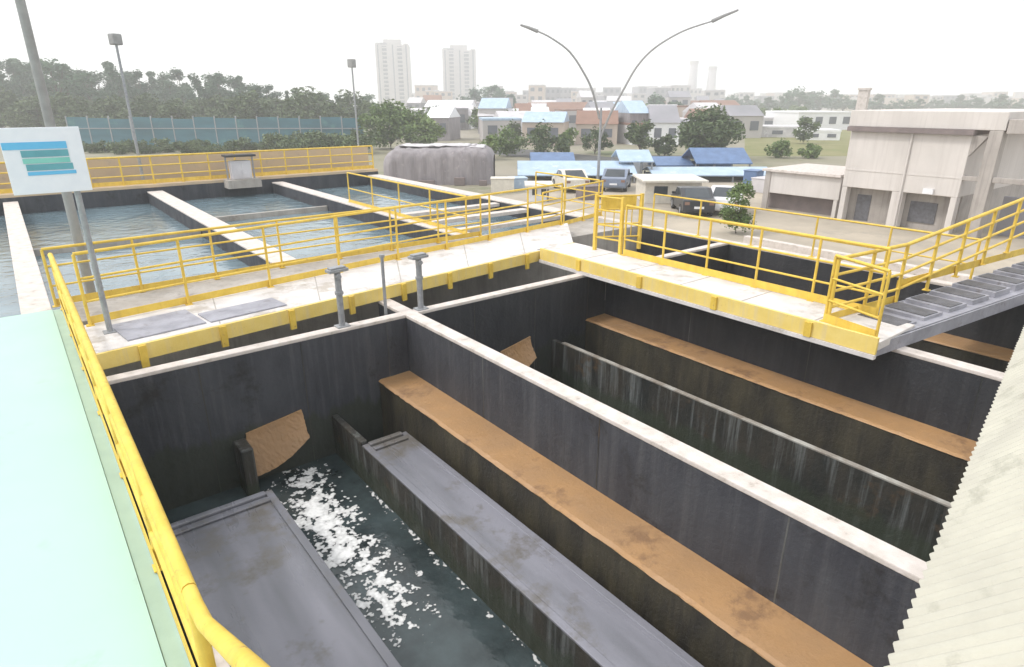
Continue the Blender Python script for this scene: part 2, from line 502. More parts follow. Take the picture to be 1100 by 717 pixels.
def sheet(x0, x1, y0, y1, z, m, name='water'):
    nx, ny = max(2, int((x1 - x0) / 0.5)), max(2, int((y1 - y0) / 0.5))
    vs = [(x0 + (x1 - x0) * i / nx, y0 + (y1 - y0) * j / ny, z) for j in range(ny + 1) for i in range(nx + 1)]
    fs = [(j * (nx + 1) + i, j * (nx + 1) + i + 1, (j + 1) * (nx + 1) + i + 1, (j + 1) * (nx + 1) + i) for j in range(ny) for i in range(nx)]
    return tag(MB().add(vs, fs).build(name, m), kind='structure')


sheet(WL, WC0, Y0, YB, -2.2, M['filter_water'])
sheet(WC1, WD0, Y0, YB, -2.2, M['filter_water'])
sheet(WD1, WE0, Y0, YB, -2.2, M['filter_water'])
sheet(0.3, WE0, YB + .2, 12.4, -2.1, M['filter_water'])

# foam on the water of the near tank
path = [(280, 484), (306, 492), (325, 520), (338, 548), (352, 560), (366, 590), (392, 615), (412, 640), (422, 660)]
dens = [.8, .8, .75, 1.0, 1.0, .95, .7, .75, .5]
fpts = [(yard(px, py, -2.2), dn) for (px, py), dn in zip(path, dens)]
stp = .022
nx, ny = int((3.43 - 1.95) / stp), int((9.28 - 3.2) / stp)
fv, fd, ff = [], [], []
for j in range(ny + 1):
    for i in range(nx + 1):
        x, y = 1.95 + i * stp, 3.2 + j * stp
        dn = 0.0
        for p, q in fpts:
            dn = max(dn, q * math.exp(-(((x - p.x) / .42) ** 2 + ((y - p.y) / .60) ** 2)))
        if x > 3.30 and y < 8.2: dn = max(dn, .42 * (1 - abs(x - 3.40) / .10))
        fv.append((x, y, -2.192))
        fd.append(dn)
for j in range(ny):
    for i in range(nx):
        q = (j * (nx + 1) + i, j * (nx + 1) + i + 1, (j + 1) * (nx + 1) + i + 1, (j + 1) * (nx + 1) + i)
        if max(fd[k] for k in q) > .12: ff.append(q)
fs_ = MB()
fs_.v, fs_.f, fs_.smooth = fv, ff, [True] * len(ff)
fm = bpy.data.materials.new('froth')
fm.use_nodes = True
nt = fm.node_tree
N, L = nt.nodes, nt.links
bs = N['Principled BSDF']
bs.inputs['Roughness'].default_value = .7
at_ = N.new('ShaderNodeAttribute'); at_.attribute_name = 'cover'
ge = N.new('ShaderNodeNewGeometry')
n1 = N.new('ShaderNodeTexNoise'); n1.inputs['Scale'].default_value = 7.0; n1.inputs['Detail'].default_value = 5; n1.inputs['Roughness'].default_value = .55; n1.inputs['Distortion'].default_value = .25
vo = N.new('ShaderNodeTexVoronoi'); vo.inputs['Scale'].default_value = 17
L.new(ge.outputs['Position'], n1.inputs['Vector']); L.new(ge.outputs['Position'], vo.inputs['Vector'])
m1 = N.new('ShaderNodeMath'); m1.operation = 'MULTIPLY_ADD'; m1.inputs[1].default_value = .34
L.new(at_.outputs['Fac'], m1.inputs[0]); L.new(n1.outputs['Fac'], m1.inputs[2])
m2_ = N.new('ShaderNodeMath'); m2_.operation = 'MULTIPLY_ADD'; m2_.inputs[1].default_value = -.22
L.new(vo.outputs['Distance'], m2_.inputs[0]); L.new(m1.outputs[0], m2_.inputs[2])
al = N.new('ShaderNodeMapRange'); al.interpolation_type = 'SMOOTHSTEP'
al.inputs['From Min'].default_value = .555; al.inputs['From Max'].default_value = .61
L.new(m2_.outputs[0], al.inputs['Value']); L.new(al.outputs[0], bs.inputs['Alpha'])
cm = N.new('ShaderNodeMapRange'); cm.inputs['From Min'].default_value = .56; cm.inputs['From Max'].default_value = .80; cm.inputs['To Min'].default_value = .5; cm.inputs['To Max'].default_value = .85
L.new(m2_.outputs[0], cm.inputs['Value'])
cb_ = N.new('ShaderNodeCombineColor')
for k in range(3): L.new(cm.outputs[0], cb_.inputs[k])
L.new(cb_.outputs[0], bs.inputs['Base Color'])
bu = N.new('ShaderNodeBump'); bu.inputs['Strength'].default_value = .6; bu.inputs['Distance'].default_value = .04
L.new(m2_.outputs[0], bu.inputs['Height']); L.new(bu.outputs[0], bs.inputs['Normal'])
fobj = fs_.build('foam', fm)
att = fobj.data.attributes.new('cover', 'FLOAT', 'POINT')
att.data.foreach_set('value', fd)
tag(fobj, 'white broken foam floating on the dark channel water of the near tank', 'foam', kind='stuff')

# ------------------------------------------------------------------ mint floor at the left
mf = MB().box(-9, 0.13, -4, 13.45, -0.35, 0.0).build('floor', M['mint'])
tag(mf, kind='structure')
MB().box(0.134, 0.262, -4, 13.45, -0.35, -0.012).build('kerb', M['mint_edge'], mf)

# ------------------------------------------------------------------ railings


def railing(name, pts, label, group=None, h=1.1, every=1.5, mids=(0.38, 0.74), kick=0.12, r=.024, rp=.024, posts_at=None, hs=None, m='yellow', cat='railing', base=True, side=1):
    """posts, top rail, mid rails and kick plate along a polyline of base points"""
    pts = [Vector(p) for p in pts]
    root = thing(name, pts[0], label, cat, group)
    spots = []
    for a, b in zip(pts, pts[1:]):
        n = max(1, round((b - a).length / every))
        for k in range(n):
            spots.append(a + (b - a) * k / n)
    spots.append(pts[-1])
    for p in spots:
        q = MB().tube([p, p + Vector((0, 0, h - .01))], rp, 8)
        if base: q.obox((p.x, p.y, p.z), .11, .11, .012)
        q.build('post', M[m], root)
    MB().tube([p + Vector((0, 0, h)) for p in pts], r * 1.1, 8).build('top_rail', M[m], root)
    for z in mids:
        MB().tube([p + Vector((0, 0, z)) for p in pts], r * .8, 8).build('mid_rail', M[m], root)
    if kick:
        k = MB()
        for a, b in zip(pts, pts[1:]):
            d = (b - a)
            c = (a + b) / 2
            n = Vector((-d.y, d.x, 0)).normalized() * (.035 * side)
            k.obox((c.x + n.x, c.y + n.y, c.z + .012), d.length, .008, kick, math.atan2(d.y, d.x))
        k.build('kick_plate', M[m], root)
    return root


XR = 0.30
rl = railing('handrail', [(XR, 3.25, 0), (XR, 13.35, 0)], 'long yellow handrail between the mint green floor and the near tank', h=.99, every=1.7, mids=(.34, .67), kick=.18, r=.036, rp=.032)
st = thing('stair_rail', (XR, 3.2, .0), 'yellow stair rail sloping up towards the viewer at the bottom left', 'railing')
MB().tube([(XR, 3.24, .985), (XR, 3.12, .985), (XR, 2.86, 1.05), (XR, 1.84, 1.66), (XR, .4, 2.5)], .040, 12).build('top_rail', M['yellow'], st)
MB().tube([(XR, 3.14, .50), (XR, 2.9, .55), (XR, 1.84, 1.16), (XR, .4, 2.0)], .026, 8).build('mid_rail', M['yellow'], st)
MB().tube([(XR, 3.16, 0), (XR, 3.16, .96)], .040, 12).build('post', M['yellow'], st)
MB().tube([(XR, 1.6, .72), (XR, 1.6, 1.80)], .03, 10).build('post', M['yellow'], st)
k = MB()
k.extr([(3.1, .0), (.3, 1.66), (.3, 1.88), (3.1, .22)], XR - .012, XR + .012, 'x')
k.build('stringer', M['yellow'], st)

# ------------------------------------------------------------------ cross walkway behind the tanks
DZ = 0.25
fl, fr, br, bl = Vector((0.42, 9.80, 0)), Vector((10.55, 11.02, 0)), Vector((12.2, 13.0, 0)), Vector((0.42, 11.25, 0))
wk = thing('walkway', (0.42, 9.8, 0), 'white concrete walkway with yellow edge crossing behind the tanks', 'walkway')
MB().prism([(p.x, p.y) for p in (fl, fr, br, bl)], .12, DZ).build('deck', M['deck'], wk, bevel=.01)
d = (fr - fl)
ang = math.atan2(d.y, d.x)
nrm = Vector((d.y, -d.x, 0)).normalized()
c = (fl + fr) / 2 + nrm * .03
MB().obox((c.x, c.y, .005), d.length, .05, .24, ang)  .build('edge_beam', M['pale_yellow'], wk, bevel=.006)
for k in range(9):
    p = fl + d * ((k + .5) / 9) + nrm * .075
    MB().obox((p.x, p.y, -.10), .10, .04, .33, ang).build('bracket', M['yellow'], wk)
for x, y, sx, sy in ((1.35, 10.55, 1.1, .9), (2.6, 10.5, 1.25, .55)):
    MB().obox((x, y, DZ), sx, sy, .025, ang).build('cover_plate', M['steel_plate'], wk, bevel=.006)
# joints in the deck are real gaps covered by strips
for k in range(1, 6):
    p0 = fl + d * (k / 6)
    p1 = bl + (br - bl) * (k / 6)
    q = (p0 + p1) / 2
    e = p1 - p0
    MB().obox((q.x, q.y, DZ - .002), e.length * .96, .018, .006, math.atan2(e.y, e.x)).build('joint_strip', M['concrete'], wk)
railing('walkway_railing', [bl + Vector((.1, -.08, DZ)), bl + (br - bl) * .5 + Vector((0, -.08, DZ)), br + Vector((-.35, -.12, DZ))], 'yellow railing along the far side of the white cross walkway', h=1.12, every=1.35)

# channel bed wall under the walkway and slab between walkway and basins
tag(MB().box(0.3, WE0 - .004, 12.4, 14.15, -2.45, -.01).build('basin_end_wall', M['concrete'], bevel=.01), 'broad grey concrete slab between the cross walkway and the settling basins', 'wall')

# valve pedestals on the end wall


def pedestal(x, y, z0, h, label, w=.34):
    t = thing('valve_pedestal', (x, y, z0), label, 'pedestal', 'grey valve pedestals on the tank end walls')
    MB().obox((x, y, z0), .22, .18, .02).build('base_plate', M['galv'], t)
    MB().tube([(x, y, z0 + .02), (x, y, z0 + h - .07)], .052, 12).tube([(x, y, z0 + h * .55), (x, y, z0 + h * .55 + .05)], .07, 12).build('post', M['galv'], t)
    hd = MB().obox((x, y, z0 + h - .07), w, .16, .05, .12).obox((x, y, z0 + h - .02), w * .8, .12, .03, .12)
    hd.build('head', M['galv'], t, bevel=.008)
    MB().tube([(x - .02, y - .04, z0 + h - .13), (x - .02, y - .12, z0 + h - .13)], .04, 10).build('gear_hub', M['galv'], t)


pedestal(3.83, 9.42, 0, 1.0, 'grey T-topped valve pedestal, left of the two on the tank end wall')
pedestal(5.32, 9.42, 0, 1.0, 'grey T-topped valve pedestal, right of the two, next to the dividing wall')
t = thing('vent_pipe', (4.75, 10.2, 0), 'thin grey pipe standing at the end of the dividing wall', 'pipe')
MB().tube([(4.75, 9.66, -.3), (4.75, 9.66, .98)], .03, 8).build('pipe', M['galv'], t)
MB().tube([(4.75, 9.66, .98), (4.75, 9.66, 1.03)], .05, 8).build('cap', M['galv'], t)

# ------------------------------------------------------------------ side walkway along the right wall of the second tank
w2 = thing('walkway', (9.25, 3.3, 0), 'white walkway with yellow edge beam running beside the second tank', 'walkway')
MB().box(9.30, 10.55, 3.35, 10.95, .12, DZ).build('deck', M['deck'], w2, bevel=.01)
MB().box(9.245, 9.295, 3.35, 10.75, .07, .33).build('edge_beam', M['pale_yellow'], w2, bevel=.006)
MB().box(9.22, 9.30, 3.35, 10.75, .0, .066).build('lower_flange', M['deck'], w2)
for y in (4.3, 6.0, 7.7, 9.4):
    MB().box(9.205, 9.243, y, y + .11, .068, .30).build('bracket', M['yellow'], w2)
for k in range(5):
    MB().box(9.32, 10.53, 4.4 + 1.3 * k, 4.42 + 1.3 * k, DZ - .002, DZ + .004).build('joint_strip', M['concrete'], w2)
railing('walkway_railing', [(10.48, 3.9, DZ), (10.48, 9.3, DZ)], 'yellow railing along the far side of the side walkway above the third tank', h=1.1, every=1.08, mids=(.36, .72), kick=.14)
# gate at the walkway corner
g = thing('guard_gate', (10.4, 10.05, DZ), 'tall yellow guard gate with close bars at the walkway corner', 'gate')
for x, y in ((10.36, 10.1), (11.25, 9.55), (10.48, 9.42)):
    MB().box(x - .035, x + .035, y - .035, y + .035, DZ, 1.52).build('post', M['yellow'], g)
def bars(a, b, zs, nm):
    q = MB()
    for z in zs: q.tube([(a[0], a[1], z), (b[0], b[1], z)], .02, 6)
    q.build(nm, M['yellow'], g)
bars((10.36, 10.1), (11.25, 9.55), (.55, .85, 1.18, 1.48), 'rail')
bars((10.36, 10.1), (10.48, 9.42), (.55, .85, 1.18, 1.48), 'rail')
q = MB()
for k in range(1, 5):
    f = k / 5
    x, y = 10.36 + .89 * f, 10.1 - .55 * f
    q.tube([(x, y, .55), (x, y, 1.48)], .012, 6)
q.build('gate_bars', M['yellow'], g)
MB().obox(((10.36 + 11.25) / 2, 9.825, 1.18), .8, .012, .30, math.atan2(-.55, .89)).build('panel', M['yellow'], g)

# ------------------------------------------------------------------ steel bridge at the right with stair rail
br_ = thing('steel_bridge', (9.3, 3.4, 0), 'grey steel footbridge with dark tread plates leading off to the right', 'bridge')
A = Vector((9.3, 3.42, 0)); B = Vector((16.4, 2.62, 0))
dv = (B - A); L_ = dv.length; an = math.atan2(dv.y, dv.x); nn = Vector((-dv.y, dv.x, 0)).normalized()
cc = (A + B) / 2
MB().obox((cc.x + nn.x * .45, cc.y + nn.y * .45, .16), L_, .9, .05, an).build('deck', M['steel_plate'], br_)
for o_, z in ((0, .0), (.9, .0)):
    MB().obox((cc.x + nn.x * o_, cc.y + nn.y * o_, z), L_, .05, .21, an).build('side_beam', M['steel_plate'], br_, bevel=.006)
for k in range(9):
    p = A + dv * ((k + .45) / 9) + nn * .5
    MB().obox((p.x, p.y, .208), .60, .70, .02 + .016 * k, an).build('riser_box', M['steel_plate'], br_)
    MB().obox((p.x, p.y, .229 + .016 * k), .40, .64, .012, an).build('tread_plate', M['dark_plate'], br_)
railing('bridge_railing', [A + nn * .86 + dv * .03 + Vector((0, 0, .21)), A + nn * .86 + dv * .3 + Vector((0, 0, .21)), A + nn * .86 + dv * .98 + Vector((0, 0, .75))], 'yellow railing climbing along the far side of the steel bridge', h=1.05, every=.95, mids=(.28, .54, .8), kick=.14, r=.03, rp=.03)
pr = railing('end_railing', [(9.42, 3.45, .21), (9.6, 4.3, .25)], 'short yellow railing at the near end of the side walkway', h=1.05, every=.9, mids=(.35, .7), kick=.15)
railing('yard_railing', [(14.68, 3.9, 0), (14.68, 12.0, 0)], 'low yellow railing on the coping of the farthest tank wall', h=.95, every=1.6, mids=(.45,), kick=.0, r=.02)

# ------------------------------------------------------------------ settling basins
BY0, BY1 = 14.15, 29.8


def basin_wall(x0, x1, y0, y1, label, z=0.0):
    w = MB().box(x0, x1, y0, y1, -2.45, z - .05).build('basin_wall', M['tank_dark'])
    tag(w, label, 'wall')
    MB().box(x0 - .004, x1 + .004, y0, y1, z - .05, z).build('coping', M['coping'], w, bevel=.012)
    return w


basin_wall(-.32, .12, 13.46, BY1, 'pale topped basin wall at the far left leading to the sign')
basin_wall(4.38, 4.95, BY0, BY1, 'pale topped wall between the first and second settling basins')
basin_wall(9.45, 9.95, BY0, BY1, 'pale topped wall between the second and third settling basins')
basin_wall(14.2, 14.8, 14.21, BY1, 'pale topped outer wall of the third settling basin')
fw_ = MB().box(-14, 14.8, BY1 + .005, BY1 + .6, -2.45, .14).build('basin_back_wall', M['tank_dark'])
tag(fw_, 'long dark end wall of the settling basins under the far railing', 'wall')
MB().box(-14, 14.8, BY1 + .003, BY1 + .6, .14, .26).build('coping', M['tan_wall'], fw_, bevel=.01)
for x0, x1 in ((-13.9, -.32), (.12, 4.38), (4.95, 9.45), (9.95, 14.2)):
    sheet(x0, x1, 13.5 if x0 < 0 else BY0, BY1, -.48, M['basin_water'])
for x0, x1, y, lb in ((.12, 4.38, 21.2, 'thin grey scum beam across the first settling basin'), (4.95, 9.45, 23.5, 'thin grey scum beam across the second settling basin'), (9.95, 14.2, 19.5, 'dark scum beam across the third settling basin')):
    tag(MB().box(x0 + .01, x1 - .01, y, y + .14, -.70, -.30).build('scum_beam', M['concrete'], bevel=.01), lb, 'beam')
railing('basin_railing', [(-14, 30.1, .26), (14.7, 30.1, .26)], 'yellow railing running along the far end of the settling basins', h=1.1, every=1.1, mids=(.36, .74), kick=.16, r=.034, rp=.034)
tag(MB().box(-16, 15.2, 31.6, 31.85, G, 1.25).build('boundary_wall', M['tan_wall'], bevel=.02), 'tan masonry boundary wall behind the far basin railing', 'wall')
railing('basin_railing', [(11.6, 13.4, -.01), (14.9, 14.3, -.01)], 'yellow railing at the near corner of the third settling basin', h=1.1, every=1.0)
railing('basin_railing', [(.2, 13.62, 0), (4.4, 13.9, 0), (9.9, 14.0, 0)], 'yellow railing along the near edge of the first two basins', h=1.05, every=1.4)
railing('basin_railing', [(14.9, 14.45, -.6), (14.9, 17.6, -.6)], 'yellow railing outside the outer wall of the third basin', h=1.7, every=1.5, mids=(.9, 1.3), kick=0)
railing('basin_railing', [(9.7, 14.4, 0), (9.7, 22.0, 0)], 'yellow railing on top of the wall beside the third basin', h=1.05, every=1.9, mids=(.5,), kick=.1)
# floor gratings of the third basin
for k in range(3):
    y = 15.4 + k * 1.7
    tag(MB().box(9.97, 14.18, y, y + .35, -.2, -.08).build('cross_beam', M['coping'], bevel=.01), ['pale beam across the third basin nearest the walkway', 'pale beam across the third basin, middle of three', 'pale beam across the third basin, farthest of three'][k], 'beam')

# control cabinet on the far edge
p = survey(295, 196, 24.8)
cb = thing('control_cabinet', (p.x, 29.5, -.1), 'small pale control cabinet with dark canopy on the far basin edge', 'cabinet')
x, y = p.x, 29.55
MB().box(x - .42, x + .42, y - .2, y + .2, .27, 1.05).build('body', M['roof_white'], cb, bevel=.02)
MB().box(x - .36, x - .02, y - .212, y - .202, .33, .98).build('door', M['roof_white'], cb)
MB().box(x + .02, x + .36, y - .212, y - .202, .33, .98).build('door', M['roof_white'], cb)
MB().box(x - .62, x + .62, y - .4, y + .3, 1.22, 1.30).build('canopy', M['dark'], cb)
for sx in (-.56, .56):
    MB().box(x + sx - .03, x + sx + .03, y - .03, y + .03, -.05, 1.22).build('post', M['galv'], cb)
MB().box(x - .7, x + .7, y - .45, y + .249, -.08, .268).build('plinth', M['concrete'], cb)

# ------------------------------------------------------------------ sign with blue bands
sg = thing('sign', (.72, 10.6, DZ), 'white sign board with blue and green bands on a grey post', 'sign')
MB().tube([(.72, 10.66, DZ), (.72, 10.66, 3.1)], .04, 10).obox((.72, 10.66, DZ), .18, .18, .015).build('post', M['galv'], sg)
bd = MB().box(.02, .90, 10.58, 10.61, 2.33, 3.17).build('board', M['sign_white'], sg, bevel=.006)
for x0, x1, z0, z1, m in ((.02, .72, 2.90, 2.99, 'sign_blue'), (.20, .72, 2.80, 2.885, 'sign_teal'), (.20, .72, 2.72, 2.785, 'sign_green'), (.22, .74, 2.63, 2.71, 'sign_teal'), (.22, .76, 2.57, 2.615, 'sign_blue')):
    MB().box(x0 + .005, x1, 10.572, 10.579, z0, z1).build('band', M[m], bd)
MB().box(.16, .78, 10.645, 10.675, 2.45, 2.50).build('clamp', M['galv'], sg)
MB().box(.16, .78, 10.645, 10.675, 2.98, 3.03).build('clamp', M['galv'], sg)

# ------------------------------------------------------------------ lamp poles
t = thing('lamp_pole', (.78, 13.9, 0), 'thick grey lamp pole rising out of frame behind the white sign', 'lamp pole')
MB().tube([(.78, 13.9, -.01), (.78, 13.9, 3.5), (.78, 13.9, 7.4)], .085, 12, r1=.065).obox((.78, 13.9, -.01), .3, .3, .03).build('pole', M['lamp_grey'], t)
MB().obox((.78, 13.7, 7.4), .25, .55, .12).build('lamp_head', M['lamp_grey'], t)
t = thing('lamp_pole', (4.42, 30.0, .26), 'slim pale lamp pole with square grey head behind the far basin railing', 'lamp pole')
MB().tube([(4.42, 30.4, .0), (4.42, 30.4, 5.75)], .062, 10, r1=.045).build('pole', M['galv'], t)
MB().obox((4.42, 30.38, 5.5), .36, .36, .40, .4).build('lamp_head', M['lamp_grey'], t, bevel=.04)
p = survey(381, 108, 70)
t = thing('lamp_pole', (p.x, p.y, G), 'distant slim lamp pole with small head left of the twin towers', 'lamp pole')
q = survey(382, 66, 70)
MB().tube([(p.x, p.y, G), (p.x, p.y, q.z)], .11, 8, r1=.08).build('pole', M['galv'], t)
MB().obox((p.x, p.y, q.z - .6), .7, .6, .8, .5).build('lamp_head', M['lamp_grey'], t, bevel=.06)

# double armed street lamp
b0 = yard(642, 200)
D0 = (b0 - Vector((0, 0, H))).dot(FH)
t = thing('street_lamp', (b0.x, b0.y, G), 'tall double armed street lamp with long curved arms above the blue canopies', 'street lamp')


def P2(x, y):
    return survey(x, y, D0)


top = P2(644, 116)
MB().tube([(b0.x, b0.y, G), (b0.x, b0.y, G + 3), (b0.x, b0.y, top.z)], .115, 10, r1=.08).build('pole', M['galv'], t)
def arc(pts):
    P = [P2(*p) for p in pts]
    out = []
    for i in range(len(P) - 1):
        p0, p1, p2, p3 = P[max(0, i - 1)], P[i], P[i + 1], P[min(len(P) - 1, i + 2)]
        for k in range(5):
            u = k / 5
            out.append(0.5 * ((2 * p1) + (p2 - p0) * u + (2 * p0 - 5 * p1 + 4 * p2 - p3) * u * u + (3 * p1 - p0 - 3 * p2 + p3) * u ** 3))
    out.append(P[-1])
    return out
la = arc([(644, 128), (637, 100), (628, 80), (612, 56), (592, 41), (578, 34)])
ra = arc([(644, 150), (656, 122), (669, 98), (684, 72), (703, 52), (733, 34), (765, 23)])
al = MB().tube(la, .085, 8, r1=.05).build('arm', M['lamp_grey'], t)
ar = MB().tube(ra, .085, 8, r1=.05).build('arm', M['lamp_grey'], t)
MB().tube([la[-1], P2(568, 30), P2(559, 27)], .13, 8, r1=.07).build('lamp_head', M['lamp_grey'], al)
MB().tube([ra[-1], P2(778, 17), P2(793, 11)], .13, 8, r1=.07).build('lamp_head', M['lamp_grey'], ar)

# ------------------------------------------------------------------ corrugated roof at the lower right
ez = 0.5
ea, eb = yard(1060, 452, ez), yard(980, 650, ez)
e = (eb - ea).normalized()
hp = Vector((e.y, -e.x, 0))
if hp.y > 0: hp = -hp
th = math.radians(49)
cdir = hp * math.cos(th) + Vector((0, 0, math.sin(th)))
nd = e.cross(cdir).normalized()
if nd.z < 0: nd = -nd
s0 = eb + e * 1.15
length = 13.0
pitch_ = .115
n = int(length / pitch_ * 6)
vs = []
for j, s in enumerate((0.0, 2.6)):
    for i in range(n + 1):
        u = length * i / n
        w = math.sin(2 * PI * u / pitch_)
        vs.append(s0 - e * u + cdir * s + nd * (.018 * w + .007 * ((u / .92) % 1.0)))
off = nd * -.008
vs2 = [v + off for v in vs]
fs = [(i, i + 1, n + 1 + i + 1, n + 1 + i) for i in range(n)]
N2 = len(vs)
fs2 = [(b + N2, a + N2, d + N2, c + N2) for a, b, c, d in fs]
edge = [(i + N2, i + 1 + N2, i + 1, i) for i in range(n)]
rt = thing('shed_roof', s0, 'cream corrugated roof sheet sloping up at the lower right corner', 'roof')
mb = MB().add(vs + vs2, fs + fs2, True)
mb.add(vs + vs2, edge)
mb.build('corrugated_sheet', M['sheet'], rt)
pu = MB()
for s in (.25, 1.4, 2.4):
    a = s0 + cdir * s - nd * .08
    pu.tube([a, a - e * length], .04, 6)
pu.build('purlins', M['galv'], rt)
# ------------------------------------------------------------------ right-hand building
c0 = yard(898, 236)
XB = c0.x
ybl = c0.y
ybr = ybl - 5.35
bd_ = thing('plant_building', (XB, ybr, G), 'large beige concrete building with flat parapet roof and dark ground bays', 'building')
zt = 3.5 - (143 - 108) / 768 * (XB * .79) - 0.22
ztop = zt + 0.32
MB().box(XB, XB + 12, ybr, ybl, G + 1.75, zt).build('wall', M['beige'], bd_, bevel=.03)
MB().box(XB + .7, XB + 12, ybr + .02, ybl - .02, G, G + 1.75).build('bay_back_wall', M['taupe'], bd_)
for y in (ybl - .28, ybl - 2.75, ybl - 3.0, ybr + .02):
    MB().box(XB + .004, XB + .5, y, y + .26, G, G + 1.748).build('pier', M['beige'], bd_, bevel=.02)
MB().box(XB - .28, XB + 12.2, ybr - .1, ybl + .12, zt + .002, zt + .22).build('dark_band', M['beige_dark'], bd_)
MB().box(XB - .10, XB + 12.3, ybr - 1.2, ybl + .16, zt + .222, zt + 1.0).build('parapet', M['beige'], bd_, bevel=.03)
MB().box(XB + .66, XB + .70, ybl - 1.3, ybl - .6, G, G + 1.35).build('door', M['dark_plate'], bd_)
MB().box(XB + .64, XB + .70, ybl - 4.4, ybl - 3.2, G + .3, G + 1.3).build('shutter', M['dark_plate'], bd_)
MB().box(XB - .02, XB + .004, ybr + .05, ybl - .05, G + 2.6, G + 2.66).build('string_course', M['beige'], bd_)
for y in (ybl - 4.1,):
    MB().box(XB - .14, XB - .004, y - .22, y + .22, G + 1.8, G + 2.05).build('wall_light', M['white'], bd_)
for y in (ybl - 2.9,):
    MB().tube([(XB - .06, y, G + .1), (XB - .06, y, zt)], .05, 8).build('downpipe', M['beige'], bd_)
# open concrete frame at its right
cf = thing('concrete_frame', (XB, ybr - 1.2, G), 'taupe open concrete frame with pillar and beams at the right end of the building', 'frame')
MB().box(XB - .1, XB + .55, ybr - 1.15, ybr - .62, G, zt + .215).build('pillar', M['taupe'], cf, bevel=.03)
MB().box(XB - .14, XB + .5, ybr - 9, ybr - 1.25, zt + .1, zt + .7).build('beam', M['taupe'], cf, bevel=.03)
MB().box(XB - .05, XB + .45, ybr - 9, ybr - 1.16, G + 2.55, G + 2.78).build('beam', M['taupe'], cf, bevel=.02)
MB().box(XB - .02, XB + .4, ybr - .62, ybr - .004, G + 2.55, G + 2.75).build('beam', M['taupe'], cf, bevel=.02)
MB().extr([(ybr - .005, G + 3.6), (ybr - .005, zt - .02), (ybr - .6, zt - .02)], XB + .02, XB + .3, 'x').build('brace', M['taupe'], cf)
MB().box(XB - .14, XB + .5, ybr - 9, ybr - 8.5, G, zt + .1).build('pillar', M['taupe'], cf)
MB().box(XB + 1.8, XB + 2.1, ybr - 8, ybr - 1.3, G, G + 1.8).build('back_panel', M['city_grey'], cf)
# annex at its left
ax = thing('annex', (XB + .4, ybl, G), 'low pinkish annex with dark openings left of the beige building', 'annex')
MB().box(XB + .3, XB + 5, ybl + .2, ybl + 4.6, G + .95, G + 2.15).build('wall', M['beige'], ax, bevel=.03)
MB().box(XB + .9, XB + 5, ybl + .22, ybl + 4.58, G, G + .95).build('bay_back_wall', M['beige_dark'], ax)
for k in range(2):
    y = ybl + .25 + k * 4.1
    MB().box(XB + .304, XB + .6, y, y + .2, G, G + .948).build('pier', M['beige'], ax)
MB().box(XB + .1, XB + 5.1, ybl + .19, ybl + 4.75, G + 2.152, G + 2.3).build('roof_slab', M['coping'], ax, bevel=.02)
MB().box(XB + .24, XB + .296, ybl + 4.25, ybl + 4.58, G, G + 2.14).build('corner_pier', M['taupe'], ax)
# low kerb walls and planters in the yard
for (x0, x1, y0, y1, h, lb) in ((19.5, 19.8, 1, 11, .55, 'long low tan kerb wall nearer the third tank in the yard'), (24.5, 24.8, 5, 15, .5, 'long low tan kerb wall in front of the annex'), (17.2, 17.5, 6, 17, .45, 'low pale wall right behind the farthest tank wall')):
    tag(MB().box(x0, x1, y0, y1, G, G + h).build('kerb_wall', M['coping'], bevel=.02), lb, 'low wall')
rp_ = MB().box(15.6, 22, -2, 3.4, G, -.35).build('loading_platform', M['pave'], bevel=.02)
tag(rp_, 'pale raised concrete platform beyond the bridge at the right', 'platform')

# ------------------------------------------------------------------ shed, canopies


def facing_box(x0, x1, y_top, y_base, depth, dist=None):
    """ground line of a thing that faces the viewer; returns centre, width, height, angle"""
    p0 = yard((x0 + x1) / 2, y_base)
    dd = dist or (p0 - Vector((0, 0, H))).dot(FH)
    a, b = survey(x0, y_base, dd), survey(x1, y_base, dd)
    tp = survey((x0 + x1) / 2, y_top, dd)
    w = (b - a).length
    c = (a + b) / 2 + FH * depth / 2
    return Vector((c.x, c.y, G)), w, tp.z - G, -YAW


c, w, h, an = facing_box(411, 530, 159, 199, 6)
def loc(c, an, x, y, z): return Vector((c.x + x * math.cos(an) - y * math.sin(an), c.y + x * math.sin(an) + y * math.cos(an), c.z + z))
sh = thing('covered_pile', c, 'long lavender grey covered pile with pale crumpled top beyond the basins', 'covered pile')
rp2 = random.Random(12)
from mathutils import noise as mn
nu, nv = 70, 26
cvs, cfs = [], []
for i in range(nu + 1):
    u = i / nu
    e_ = 1 - abs(2 * u - 1) ** 12
    for j in range(nv + 1):
        v = PI * j / nv
        cx_, cz_ = -math.cos(v), math.sin(v)
        yy = 3.0 * math.copysign(abs(cx_) ** .45, cx_) * (.75 + .25 * e_)
        zz = h * (abs(cz_) ** .22) * (.72 + .28 * e_) * (.93 if u < .1 else 1)
        d_ = mn.noise(Vector((u * 16, v * 2.2, 1.3))) * .11 + mn.noise(Vector((u * 44, v * 5, 4.1))) * .08
        q = loc(c, an, (u - .5) * w, yy + d_ * math.copysign(1, cx_) * .8, max(0, zz * (1 + d_ * .35)))
        cvs.append(q)
for i in range(nu):
    for j in range(nv):
        o_ = i * (nv + 1) + j
        cfs.append((o_, o_ + nv + 1, o_ + nv + 2, o_ + 1))
MB().add(cvs, cfs, True).build('cover', M['lav'], sh)
